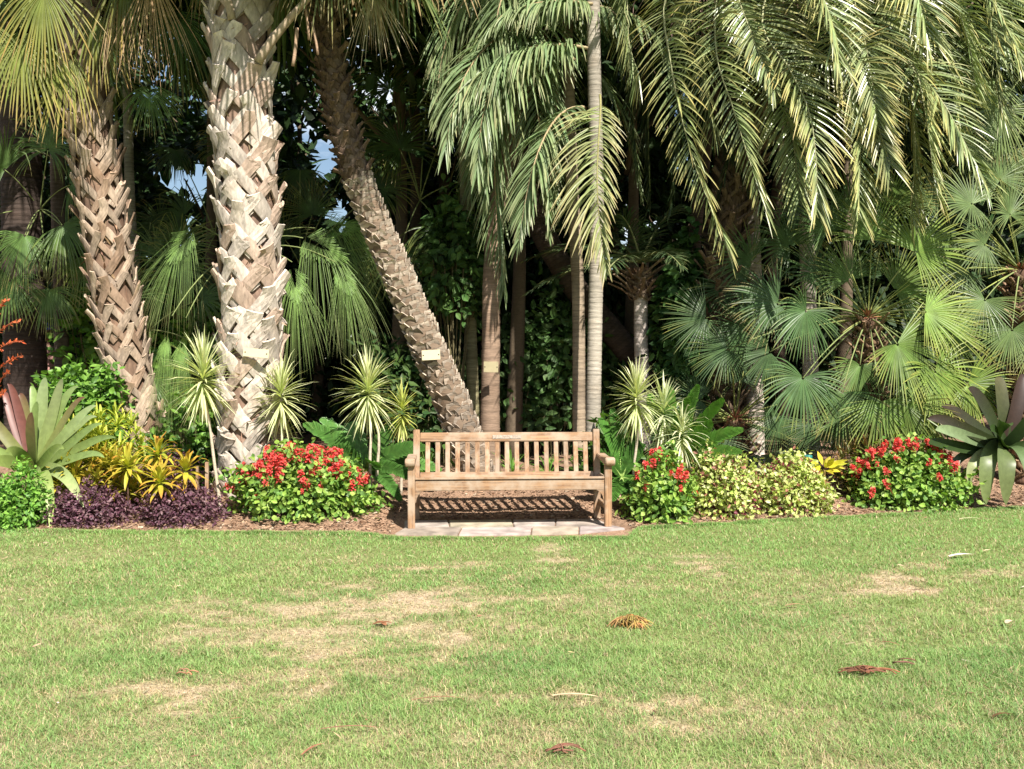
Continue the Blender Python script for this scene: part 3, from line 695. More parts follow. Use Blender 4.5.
crown(r_, path[-1], 'fan', 26, seed=8, scale=1.1)

SIDEFLIP = True
def shade_skirt(root, cen, hubs, R_, c_=c3(.10, .14, .045), dead=.3):  # hanging fronds added in the sun's path to shade the trunk below
    for i, (hx, hy, hY) in enumerate(hubs):
        dd_ = rng.random() < dead; mb = MB(); fan(mb, cen, at(hx, hy, hY), R_*rng.uniform(.85, 1.1), axis=c3(rng.normal(0, .25), rng.normal(0, .15), -1), ref=c3(rng.normal(.2, .5), -1, .4), nseg=34, spread=rng.uniform(60, 110), droop=.5, split=.3, col=c3(.30, .22, .12) if dd_ else c_, tip=c3(.36, .28, .13), tipf=.6, ragged=.35)
        mb.build('frond', [M_dry if dd_ else M_palm, M_stem], root)
shade_skirt(r_, path[-1], [(300, -75, 10.0), (330, -60, 9.7), (365, -70, 9.8), (400, -60, 10.1), (383, -150, 9.33), (400, -150, 9.0), (420, -165, 8.7), (442, -170, 8.6), (380, -195, 9.3), (415, -110, 9.3), (360, -130, 9.5), (345, -90, 9.3), (390, -95, 9.5), (310, -110, 9.4), (425, -80, 10.6), (360, -40, 10.9), (290, -60, 10.6)], 1.1)
# --- palm with pale arching feather fronds (trunk with tag, centre)
JG = c3(.18, .25, .115); JT = c3(.36, .33, .17)
r_ = palm('feather_palm', 'slim brown palm with plant tag, grey green feather fronds hanging above the bench', 491, 11.2)
path = pth([(491, 500), (490, 430), (491, 340), (492, 270), (500, 190), (520, 110), (545, 30)], 11.3, 11.7)
mb = MB(); smooth_trunk(mb, path, [.125, .105, .10, .09, .08], c3(.24, .165, .115), ring=.11, seed=5); mb.build('trunk', M_ring, r_)
cc = path[-1]
for P_, kw in (
    ([cc, (560, 20, 11), (470, 10, 10.6), (452, 90, 10.4), (446, 150, 10.3)], dict(Lf=.85, n=70, droop=1.1)),
    ([cc, (555, 60, 10.9), (520, 30, 10.5), (478, 60, 10.3), (480, 130, 10.2), (478, 170, 10.2)], dict(Lf=.85, n=70, droop=1.2)),
    ([(586, 108, 11.0), (560, 100, 10.7), (530, 130, 10.4), (524, 220, 10.2), (518, 245, 10.2)], dict(Lf=.62, n=66, droop=.8)),
    ([(575, 60, 11.0), (540, 40, 10.8), (480, 60, 10.5), (487, 200, 10.3)], dict(Lf=.7, n=70, droop=.7)),
    ([cc, (600, 0, 11.0), (520, -30, 10.7), (500, 20, 10.5), (480, 40, 10.5)], dict(Lf=.7, n=60, droop=1.2)),
    ([cc, (620, -20, 11.0), (660, 20, 10.9), (670, 80, 10.9)], dict(Lf=.6, n=50, droop=1.0)),
    ([cc, (540, 60, 11.6), (500, 80, 11.8), (470, 190, 12.)], dict(Lf=.8, n=70, droop=1.0)),
    ([cc, (570, 60, 11.4), (550, 120, 11.5), (548, 230, 11.6)], dict(Lf=.6, n=60, droop=.8)),
    ([cc, (600, 60, 11.4), (626, 100, 11.6), (640, 190, 11.8)], dict(Lf=.6, n=60, droop=.8)),
    ([cc, (560, -60, 11.), (440, -60, 10.9), (440, 60, 10.7), (436, 110, 10.7)], dict(Lf=.9, n=80, droop=1.2)),
    ([cc, (540, -30, 11.), (480, -60, 10.8), (492, 60, 10.6), (502, 130, 10.6)], dict(Lf=.9, n=80, droop=1.1)),
    ([(590, 49, 10.9), (560, 40, 10.7), (505, 42, 10.5), (470, 70, 10.4), (455, 120, 10.35)], dict(Lf=.85, n=90, droop=1.3)),
    ([(592, 4, 10.8), (570, 0, 10.6), (530, -4, 10.5), (500, 20, 10.45)], dict(Lf=.6, n=60, droop=1.4)),
    ([cc, (500, 60, 11.2), (480, 120, 11.2), (500, 240, 11.2), (505, 290, 11.2)], dict(Lf=.8, n=80, droop=1.0)),
    ([cc, (520, 60, 11.2), (540, 120, 11.1), (556, 200, 11.1)], dict(Lf=.7, n=70, droop=1.0)),
    ([cc, (590, -10, 11.0), (625, 0, 10.9), (628, 50, 10.9)], dict(Lf=.55, n=50, droop=1.3)),
):
    mb = MB(); pinnate(mb, [p if len(p) == 3 and isinstance(p, np.ndarray) else at(*p) for p in P_], col=JG, tip=JT, tipf=.35, w=.026, rcol=c3(.36, .28, .16), **kw)
    mb.build('frond', [M_palm, M_stem], r_)
mb = MB(); pinnate(mb, [at(600, 95, 10.6), at(604, 120, 10.1), at(586, 200, 10.0), at(604, 235, 10.0), at(607, 270, 10.0)], col=c3(.22, .26, .10), tip=c3(.42, .33, .17), tipf=.75, w=.02, Lf=.74, n=72, droop=.8, rcol=c3(.26, .24, .10), rr=.011, ang=(80, 25), jitter=.35, sides=(.55, 1.) if SIDEFLIP else (1., .55))
mb.build('yellowing_frond', [M_palm, M_stem], r_)

# --- slim grey trunk right of bench
r_ = palm('slim_palm', 'tall slim pale grey palm trunk with fine rings, rising through the whole picture', 593, 10.9)
path = pth([(592, 500), (593, 430), (595, 330), (597, 230), (596, 140), (594, 60), (593, -60), (594, -220)], 10.9)
mb = MB(); smooth_trunk(mb, path, [.085, .078, .076, .072, .066], c3(.31, .275, .225), ring=.055, seed=7); mb.build('trunk', M_ring, r_)
crown(r_, path[-1], 'feather', 16, seed=11, scale=.9, L=2.2)
r_ = palm('slim_palm', 'darker slim palm trunk standing just left of the pale grey one', 579, 11.5)
path = pth([(579, 500), (579, 400), (578, 290), (572, 180), (568, 60), (566, -80)], 11.5)
mb = MB(); smooth_trunk(mb, path, [.075, .072, .07, .06], c3(.27, .21, .15), ring=.07, seed=8); mb.build('trunk', M_ring, r_)
crown(r_, path[-1], 'feather', 12, seed=12, scale=.9, L=2.2)
r_ = palm('slim_palm', 'thin mossy palm stem behind the tagged brown trunk', 474, 12.2)
path = pth([(474, 480), (473, 400), (470, 310), (466, 200), (462, 60), (460, -100)], 12.2)
mb = MB(); smooth_trunk(mb, path, [.075, .07, .07, .06], c3(.22, .20, .11), ring=.09, seed=9); mb.build('trunk', M_ring, r_)
crown(r_, path[-1], 'feather', 14, seed=13, scale=1.0, L=2.4)

# --- short palm with white trunk (behind, right of centre)
r_ = palm('short_feather_palm', 'small palm with short whitish trunk and thin dark arching fronds in the shade behind', 642, 12.2)
path = pth([(644, 450), (643, 390), (641, 340), (641, 296)], 12.2)
mb = MB(); smooth_trunk(mb, path, [.095, .09, .085, .085], c3(.55, .48, .43), ring=.05, seed=10); mb.build('trunk', M_ring, r_)
mb = MB(); boot_trunk(mb, [path[-1], at(641, 268, 12.2)], (.10, .12), dh=.012, bw=.035, stub=(.1, .22), out=1.5, col=c3(.26, .19, .13), leg=.06, seed=12, h0=0); mb.build('dead_leaf_skirt', M_fib, r_)
hd = at(641, 262, 12.2)
for dx, dz, dy, Lr in ((-1, .5, 0, 1.3), (-.8, .9, .3, 1.4), (-.3, 1.1, -.2, 1.2), (.4, 1.0, .2, 1.4), (.9, .6, -.2, 1.3), (1., .2, .3, 1.3), (-1, .1, -.3, 1.2), (.2, .3, -1, 1.2), (-.4, .2, -.8, 1.1)):
    v = unit(c3(dx, dy, dz)); mb = MB(); pinnate(mb, [hd, hd+v*Lr*.6, hd+v*Lr*.9-UP*.5+c3(dx, dy, 0)*.35], n=44, Lf=.38, w=.016, droop=.4, col=c3(.06, .10, .04), tipf=.1); mb.build('frond', [M_dark, M_stem], r_)

# --- jelly palm, big crown top right
r_ = palm('jelly_palm', 'large palm with arching blue green and yellow tipped feather fronds filling the upper right', 722, 12.1)
path = pth([(722, 500), (722, 420), (720, 330), (728, 230), (755, 120), (785, 20), (800, -70)], 12.1, 11.4)
mb = MB(); boot_trunk(mb, path, (.16, .16), dh=.02, bw=.055, stub=(.08, .22), out=.6, col=c3(.17, .12, .08), col2=c3(.11, .07, .045), leg=.14, seed=14, core=c3(.13, .085, .055)); mb.build('trunk', M_fib, r_)
M_jelly = leafmat('jelly_leaf', rough=.33, trans=.12, spec=.75, nscale=8, amp=.22)
JB = [
 ([(730,-80,10.9),(668,-10,10.3),(672,70,10.0),(688,142,9.9),(704,190,9.88),(727,244,9.9)], .95, (1., .7)),
 ([(765,-80,10.8),(722,-20,10.2),(716,50,9.9),(732,105,9.75),(746,150,9.72),(765,208,9.8)], .5, (1., .55)),
 ([(785,-60,10.9),(762,20,10.2),(789,68,9.95),(809,112,9.85),(816,160,9.8),(817,212,9.8)], .95, (1.1, .8)),
 ([(800,-80,10.8),(842,-30,10.1),(862,30,9.85),(872,80,9.8),(878,120,9.8)], .6, (1., .8)),
 ([(800,-50,10.8),(808,40,10.1),(846,66,9.9),(870,104,9.85),(890,165,9.85)], .85, (.9, .9)),
 ([(820,-70,10.8),(880,10,10.2),(911,58,10.0),(925,111,9.9),(936,196,9.9)], .8, (1., .8)),
 ([(850,-60,10.9),(905,55,10.3),(932,88,10.1),(952,118,10.0),(984,182,10.)], .3, (.8, .9)),
 ([(850,-80,11),(935,-30,10.6),(966,34,10.3),(976,90,10.2)], .5, (1., 1.)),
 ([(860,-80,11.1),(960,-40,10.7),(1008,30,10.4),(1030,90,10.4)], .6, (1., .8)),
 ([(765,-80,10.7),(738,-20,10.1),(750,30,9.9),(776,92,9.8)], .2, (.35, .6)),
 ([(740,-90,11.0),(700,-60,10.6),(700,-20,10.4),(690,20,10.35)], .3, (1., .9)),
 ([(790,-90,10.7),(800,-50,9.9),(828,10,9.6),(838,60,9.6)], .5, (1., 1.)),
 ([(820,-90,10.7),(880,-60,10.1),(915,-10,9.8),(928,40,9.8)], .5, (1., 1.)),
 ([(790,-60,11.1),(770,40,10.7),(790,120,10.5),(800,200,10.4)], .4, (1., 1.)),
 ([(820,-60,11.1),(850,60,10.7),(860,140,10.5),(858,215,10.4)], .9, (1., 1.)),
 ([(840,-60,11.1),(900,40,10.8),(915,140,10.6),(910,215,10.5)], .8, (1., 1.)),
 ([(770,-80,11.0),(745,-20,10.8),(760,50,10.6),(790,130,10.5),(800,175,10.5)], .7, (1., .9)),
 ([(750,-80,11.1),(690,-40,10.8),(700,60,10.5),(715,130,10.4)], .4, (1., .9)),
 ([(830,-80,11.0),(900,-20,10.6),(948,60,10.4),(958,140,10.3)], .6, (1., .9)),
 ([(830,-80,11.0),(890,-40,10.5),(895,40,10.3),(905,100,10.2)], .4, (1., .9)),
 ([(800,-80,11.0),(810,-20,10.4),(850,30,10.2),(850,110,10.2)], .5, (1., .9)),
 ([(870,-80,11.2),(960,-60,10.9),(990,20,10.7),(1000,110,10.6)], .5, (1., .9)),
 ([(730,-60,11.2),(640,-40,10.9),(628,30,10.8),(640,80,10.8)], .3, (1., 1.)),
]
for P_, ty, sd_ in JB:
    mb = MB(); pinnate(mb, [at(*p) for p in P_], col=c3(.215, .27, .115)*rng.uniform(.65, 1.2), tip=c3(.55, .44, .15), tipf=.8*ty, w=.0195, Lf=.62*rng.uniform(.95, 1.15), n=98, droop=rng.uniform(.25, .5), keel=.4, jitter=.14, spline=True,
                       rcol=c3(.34, .34, .19), rr=.013, ang=(100, 24), short=.6, t0=.14, sides=sd_, twist=rng.uniform(-.1, .35), roll=rng.uniform(-.6, .35))
    mb.build('frond', [M_jelly, M_stem], r_)
for i in range(16):  # inner fronds: shade inside the crown is put into their dark green
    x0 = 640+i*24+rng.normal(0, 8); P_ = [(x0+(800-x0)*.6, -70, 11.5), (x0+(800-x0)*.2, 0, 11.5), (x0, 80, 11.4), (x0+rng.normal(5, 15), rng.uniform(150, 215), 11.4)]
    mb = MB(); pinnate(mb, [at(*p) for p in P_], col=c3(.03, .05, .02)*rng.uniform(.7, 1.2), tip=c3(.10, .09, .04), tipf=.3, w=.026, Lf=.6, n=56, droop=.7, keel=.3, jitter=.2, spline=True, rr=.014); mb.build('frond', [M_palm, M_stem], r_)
crown(r_, path[-1], 'feather', 24, seed=15, scale=1.15, key='j', lo=0, L=2.8, col=c3(.07, .10, .045))
mb = MB()   # dead flower stalk mass at the top
for i in range(70):
    a = at(rng.uniform(640, 760), rng.uniform(-30, 30), rng.uniform(10.9, 11.5)); d_ = c3(rng.normal(0, .2), rng.normal(0, .1), -rng.uniform(.1, .5)); mb.tube(bez([a, a+d_*.5+rng.normal(0, .06, 3), a+d_], np.linspace(0, 1, 5)), .004, jit(c3(.34, .23, .19), 1)[0], k=4, cap=False)
mb.build('dead_flower_stalk', M_dry, r_)

# --- dark diagonal trunk and two pale lit trunks on the right
def simple_trunk(name, label, lst, Y, R, col, cat='palm tree', ring=.06, group=None, crownkind=None, mat=M_ring, **kw):
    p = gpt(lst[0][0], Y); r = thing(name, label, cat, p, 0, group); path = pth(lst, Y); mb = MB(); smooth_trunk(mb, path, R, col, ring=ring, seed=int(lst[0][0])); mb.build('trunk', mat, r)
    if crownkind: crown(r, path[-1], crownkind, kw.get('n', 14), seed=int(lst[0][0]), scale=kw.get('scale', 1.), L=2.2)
    return r
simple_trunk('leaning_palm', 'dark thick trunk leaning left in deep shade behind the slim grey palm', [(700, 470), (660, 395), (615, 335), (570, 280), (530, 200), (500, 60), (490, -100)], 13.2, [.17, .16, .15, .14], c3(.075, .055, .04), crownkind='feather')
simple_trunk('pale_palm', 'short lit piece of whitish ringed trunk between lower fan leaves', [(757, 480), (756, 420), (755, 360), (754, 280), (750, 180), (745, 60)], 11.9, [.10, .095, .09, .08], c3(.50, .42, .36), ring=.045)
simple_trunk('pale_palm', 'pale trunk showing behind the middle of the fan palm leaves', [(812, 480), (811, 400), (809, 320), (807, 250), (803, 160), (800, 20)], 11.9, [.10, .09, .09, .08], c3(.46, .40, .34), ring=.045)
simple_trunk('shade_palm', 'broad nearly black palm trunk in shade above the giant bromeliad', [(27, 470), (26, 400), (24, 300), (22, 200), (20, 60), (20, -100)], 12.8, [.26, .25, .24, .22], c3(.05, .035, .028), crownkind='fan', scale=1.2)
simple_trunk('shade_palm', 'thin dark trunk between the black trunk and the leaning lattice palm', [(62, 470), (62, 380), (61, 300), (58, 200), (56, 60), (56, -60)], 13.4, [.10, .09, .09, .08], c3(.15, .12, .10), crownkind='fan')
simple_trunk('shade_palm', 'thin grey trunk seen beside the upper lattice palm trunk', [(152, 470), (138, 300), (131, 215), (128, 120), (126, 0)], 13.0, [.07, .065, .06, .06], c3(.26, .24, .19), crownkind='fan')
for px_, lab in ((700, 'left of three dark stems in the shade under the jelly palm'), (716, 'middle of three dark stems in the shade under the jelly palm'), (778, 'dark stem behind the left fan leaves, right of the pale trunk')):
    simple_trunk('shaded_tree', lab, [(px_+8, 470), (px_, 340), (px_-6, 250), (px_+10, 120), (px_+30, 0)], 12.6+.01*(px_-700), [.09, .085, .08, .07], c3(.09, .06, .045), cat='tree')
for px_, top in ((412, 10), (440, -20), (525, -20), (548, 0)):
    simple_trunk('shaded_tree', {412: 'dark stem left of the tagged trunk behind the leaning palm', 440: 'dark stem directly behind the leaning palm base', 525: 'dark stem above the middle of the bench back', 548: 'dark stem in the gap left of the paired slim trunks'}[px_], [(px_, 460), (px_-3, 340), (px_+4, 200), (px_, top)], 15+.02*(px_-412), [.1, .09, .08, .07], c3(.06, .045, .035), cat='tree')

# --- fan palms on the right
def fanpalm(label, cpx, cpy, Y, hubs, seed=0, trunk=True, col=c3(.085, .14, .036), **kw):
    dY = kw.get('dY', 0); Y = Y+dY; hubs = [(h[0], h[1], h[2]+dY, h[3]*(1.2 if dY == .35 else 1.08), *h[4:]) for h in hubs]
    r = palm('fan_palm', label, cpx, Y+.1); cen = at(cpx, cpy, Y)
    if trunk:
        mb = MB(); boot_trunk(mb, [gpt(cpx, Y+.1), (gpt(cpx, Y+.1)+cen)/2+c3(.03, 0, 0), cen], (.1, .1), dh=.013, bw=.035, stub=(.06, .15), out=.7, col=c3(.26, .17, .10), leg=.07, seed=seed, core=c3(.12, .07, .045)); mb.build('trunk', M_fib, r)
        mb = MB()
        for i in range(26):
            a_ = math.radians(rng.uniform(-30, 210)); e_ = cen+c3(math.cos(a_), -rng.uniform(.1, .7), math.sin(a_)*.9)*rng.uniform(.35, .75); mb.tube(bez([cen, (cen+e_)/2+UP*.03, e_], np.linspace(0, 1, 6)), np.linspace(.009, .005, 6), jit(c3(.27, .30, .09), 1)[0], k=5)
        mb.build('petiole', M_stem, r)
        mb = MB(); n = 76; D_ = unit(rng.normal(0, 1, (n, 3))+c3(0, -.5, .2)); leaves(mb, np.repeat(cen[None], n, 0)+D_*.03, D_, rng.normal(0, 1, (n, 3)), rng.uniform(.06, .17, n), .02, jit(c3(.33, .15, .085), n, .3), droop=.3); mb.build('crown_heart', M_dry, r)
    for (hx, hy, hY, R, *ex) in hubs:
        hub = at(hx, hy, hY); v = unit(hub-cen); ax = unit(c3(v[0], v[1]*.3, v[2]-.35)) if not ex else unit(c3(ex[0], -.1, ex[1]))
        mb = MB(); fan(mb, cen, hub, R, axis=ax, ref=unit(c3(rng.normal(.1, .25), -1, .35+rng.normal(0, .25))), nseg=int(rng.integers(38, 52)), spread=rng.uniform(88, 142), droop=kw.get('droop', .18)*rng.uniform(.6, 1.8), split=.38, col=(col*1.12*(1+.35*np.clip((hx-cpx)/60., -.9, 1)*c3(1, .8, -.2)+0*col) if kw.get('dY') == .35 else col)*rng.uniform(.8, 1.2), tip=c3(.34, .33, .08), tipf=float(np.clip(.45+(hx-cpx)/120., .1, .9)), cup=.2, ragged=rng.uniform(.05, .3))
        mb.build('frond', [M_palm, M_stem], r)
    return r
fanpalm('large fan palm with round stiff pleated leaves radiating from a reddish heart, right of centre', 868, 318, 10.7,
 [(778,304,10.2,.52),(806,311,10.05,.50,-.5,-.9),(727,350,10.6,.42),(706,318,10.9,.48),(803,378,10.1,.50,-.2,-1),(842,392,10.1,.50,-.1,-1),(880,402,10.0,.5,.05,-1),(897,344,9.9,.66,.6,-.75),
  (916,252,10.2,.55,.5,.4),(925,312,10.0,.55,.9,-.2),(935,372,10.0,.58,.5,-.9),(872,240,10.4,.5,.1,1),(827,232,10.6,.52,-.3,1),(790,246,10.9,.5,-.6,.6),(752,262,11.2,.48,-.8,.4),(905,405,9.95,.52,.3,-1),(850,210,10.9,.5,-.1,1),(770,352,10.8,.5,-.8,-.5),(745,330,11.0,.5,-.9,-.2),(968,385,10.2,.5,.8,-.6),
  (845,420,10.6,.42,0,-1),(815,425,10.7,.42,-.2,-1),(780,415,10.9,.42,-.5,-.9),(950,330,10.6,.5,.9,-.5),(895,290,10.6,.55,.6,.3),(850,280,10.8,.5,-.3,.9),(820,275,10.8,.5,-.6,.4),(765,300,11.,.5,-.8,.2),(930,420,10.5,.45,.4,-1),(860,365,10.5,.5,-.1,-1),(915,380,10.3,.5,.4,-1),(800,215,11.1,.5,-.3,1),(890,205,11.0,.5,.2,1),(730,290,11.3,.45,-.8,.3)], seed=21, dY=.35)
fanpalm('second fan palm with grey green stiff leaves, cut by the right picture edge', 1020, 270, 10.9,
 [(972,204,10.6,.48),(948,236,10.8,.45),(962,270,10.6,.42),(985,300,10.4,.45,-.5,-.8),(1012,330,10.3,.45,-.1,-1),(1010,215,10.6,.45,0,1),(1040,225,10.5,.5),(1050,300,10.4,.5),(985,245,10.4,.4),(940,205,11.1,.5,-.5,.8),(1075,260,10.4,.5),(1035,345,10.5,.45,.2,-1),(1000,180,10.9,.5,-.1,1)], seed=22, col=c3(.11, .16, .058), dY=.2)
fanpalm('fan palm high at the right edge with pale radiating leaves beside the feather fronds', 1040, 60, 11.6,
 [(1003,36,11.0,.62),(985,75,11.1,.6),(1000,110,11.0,.6,-.3,-.9),(1020,-10,11.1,.6),(960,10,11.5,.6),(1015,150,11.2,.55,-.1,-1),(975,140,11.4,.55,-.4,-.8),(1060,20,11.1,.6)], seed=23, trunk=False, col=c3(.16, .215, .08))
fanpalm('low fan palm in shade with dark leaves under the jelly palm', 735, 420, 11.6, [(700,400,11.4,.4),(720,440,11.3,.4,-.4,-1),(760,455,11.2,.4,.1,-1),(790,450,11.2,.4,.4,-1),(675,440,11.5,.4),(740,380,11.6,.4,0,1)], seed=24, col=c3(.05, .09, .035))
# --- shaded fan palms left and far
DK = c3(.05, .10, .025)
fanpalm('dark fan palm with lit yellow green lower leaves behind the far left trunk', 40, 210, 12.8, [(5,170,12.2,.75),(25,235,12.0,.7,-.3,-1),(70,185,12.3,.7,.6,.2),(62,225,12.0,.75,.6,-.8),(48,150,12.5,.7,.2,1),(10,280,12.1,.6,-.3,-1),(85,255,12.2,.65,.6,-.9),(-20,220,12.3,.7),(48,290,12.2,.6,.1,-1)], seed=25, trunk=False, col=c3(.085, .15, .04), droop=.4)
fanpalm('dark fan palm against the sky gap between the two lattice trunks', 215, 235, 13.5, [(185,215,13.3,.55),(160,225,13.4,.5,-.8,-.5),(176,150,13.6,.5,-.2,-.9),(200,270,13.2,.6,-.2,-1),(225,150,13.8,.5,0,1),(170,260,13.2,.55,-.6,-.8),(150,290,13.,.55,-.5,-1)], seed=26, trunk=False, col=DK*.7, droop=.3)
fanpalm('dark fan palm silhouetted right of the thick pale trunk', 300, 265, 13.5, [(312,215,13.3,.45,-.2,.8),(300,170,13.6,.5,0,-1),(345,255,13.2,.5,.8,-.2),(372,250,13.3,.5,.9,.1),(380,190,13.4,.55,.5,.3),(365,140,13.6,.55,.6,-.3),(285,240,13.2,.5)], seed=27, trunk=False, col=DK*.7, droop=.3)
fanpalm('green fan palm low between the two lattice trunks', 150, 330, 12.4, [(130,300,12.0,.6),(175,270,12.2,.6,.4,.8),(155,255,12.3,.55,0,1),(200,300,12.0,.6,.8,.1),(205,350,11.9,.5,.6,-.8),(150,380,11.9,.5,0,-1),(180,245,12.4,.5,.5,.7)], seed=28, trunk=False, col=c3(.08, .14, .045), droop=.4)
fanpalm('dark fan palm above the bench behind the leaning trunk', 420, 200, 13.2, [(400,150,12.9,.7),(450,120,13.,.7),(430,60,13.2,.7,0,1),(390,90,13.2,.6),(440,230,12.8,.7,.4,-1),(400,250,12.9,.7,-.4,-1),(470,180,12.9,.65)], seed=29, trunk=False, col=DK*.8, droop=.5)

# ================================================================ bedding plants
def plant(name, label, px, Y, cat='plant', group=None):
    return thing(name, label, cat, gpt(px, Y), 0, group)

def strap(mb, pts, w, c0, c1, ref=c3(0, -1, .5), fold=.13, n=12, tipw=.04, prof=None, mat=0, basew=.55):
    t = np.linspace(0, 1, n); C = bez(pts, t); T = unit(np.gradient(C, axis=0))
    nn = unit(ref-T*(T@unit(ref))[:, None]); side = np.cross(T, nn)
    W = w*(np.interp(t, prof[0], prof[1]) if prof else np.interp(t, [0, .12, .45, .8, 1], [basew, .8, 1, .72, tipw]))
    cc = c0[None]*(1-t[:, None])+c1[None]*t[:, None]
    mb.ribbons(C[None], side[None], W[None], cc[None], fold=fold, nrm=nn[None], mat=mat, sm=True)

def rosette(mb, cen, n, L_, W_, col, tip, up=.55, droop=.5, lo=-.1, base=None, taperL=.25, tipf=.5, fold=.12, flat=None):
    cen = np.asarray(cen, float); i = np.arange(n); a = i*2.39996+rng.normal(0, .2, n)
    el = np.radians(np.interp(i/n, [0, 1], [math.degrees(math.asin(max(lo, -.99))), 82]))+rng.normal(0, .1, n)
    D_ = np.stack([np.cos(a)*np.cos(el), np.sin(a)*np.cos(el), np.sin(el)], -1)
    B = cen+D_*.01+UP*(i/n*up*.1)[:, None]
    Nn = unit(UP*np.cos(el)[:, None]-np.stack([np.cos(a), np.sin(a), 0*a], -1)*np.sin(el)[:, None]+rng.normal(0, .1, (n, 3)))
    L2 = L_*rng.uniform(1-taperL, 1.1, n); cb = jit(col, n, .15)
    S = 7; prof = np.array([.55, .8, 1, .95, .8, .5, .05]); D_ = unit(D_); Nn = unit(Nn-D_*np.sum(D_*Nn, 1, keepdims=True)); side = np.cross(D_, Nn)
    P = [B]
    for k in range(1, S):
        d = unit(D_-UP*(droop*rng.uniform(.6, 1.3, n)*(k/(S-1))**1.5)[:, None]); P.append(P[-1]+d*(L2/(S-1))[:, None])
    s_ = np.linspace(0, 1, S); tf = np.clip(tipf+rng.normal(0, .25, n), 0, 1)[:, None, None]*(s_**1.3)[None, :, None]
    cc = cb[:, None]*(1-tf)+jit(tip, n)[:, None]*tf
    mb.ribbons(np.stack(P, 1), np.repeat(side[:, None], S, 1), W_*rng.uniform(.8, 1.15, n)[:, None]*prof, cc, fold=fold)

def mound(mb, cen, rad, n, L_, W_, col, amp=.22, fill=.35, droop=.35, tilt=.6, seed=0, base=-.15, prof=(.08, .85, 1, .6, .03), fold=.12, top=None, topz=.6):
    r = np.random.default_rng(seed+100); cen = np.asarray(cen, float); rad = np.asarray(rad, float)
    u = unit(r.normal(0, 1, (n, 3))); u[:, 2] = np.where(u[:, 2] < base, -u[:, 2], u[:, 2])
    ph = r.uniform(0, 6, 3)
    bump = 1+amp*(np.sin(u[:, 0]*5+ph[0])*np.sin(u[:, 2]*6+ph[1])+.6*np.sin(u[:, 1]*7+u[:, 0]*9+ph[2]))+.1*r.normal(0, 1, n)
    rr = np.where(r.random(n) < fill, r.uniform(.5, .95, n), r.uniform(.93, 1.06, n))*bump
    P = cen+u*rad*rr[:, None]; P[:, 2] = np.maximum(P[:, 2], gz(P[:, 0], P[:, 1])+.01+r.random(n)*.03)
    nn = unit(u/rad*rad.mean()+UP*.6+r.normal(0, tilt, (n, 3)))
    D_ = unit(r.normal(0, 1, (n, 3))+u*.7+UP*.15)
    cols = np.asarray(col, float)
    if cols.ndim == 2: cols = cols[r.integers(0, len(cols), n)]
    c_ = cols*(r.uniform(.75, 1.25, (n, 1)))
    if top is not None:
        k = np.clip((u[:, 2]*rr-topz)/.3+r.normal(0, .2, n), 0, 1)[:, None]; c_ = c_*(1-k)+top*k*r.uniform(.8, 1.2, (n, 1))
    leaves(mb, P, D_, nn, L_*r.uniform(.65, 1.25, n), W_*r.uniform(.7, 1.2, n), c_, droop=droop, prof=prof, fold=fold)
    return u, bump

def stems(mb, cen, rad, n, col, r_=.004):
    cen = np.asarray(cen, float)
    g = c3(cen[0], cen[1], float(gz(cen[0], cen[1])))
    for i in range(n):
        u = unit(rng.normal(0, 1, 3)); u[2] = abs(u[2]); e = cen+u*np.asarray(rad)*.85; b_ = g+c3(*rng.normal(0, .3, 2)*np.asarray(rad)[:2], -.02)
        mb.tube(bez([b_, (b_+e)/2+c3(0, 0, .03), e], np.linspace(0, 1, 5)), r_, col, k=5, cap=False)

def ctr(px, py, Y): return at(px, py, Y)

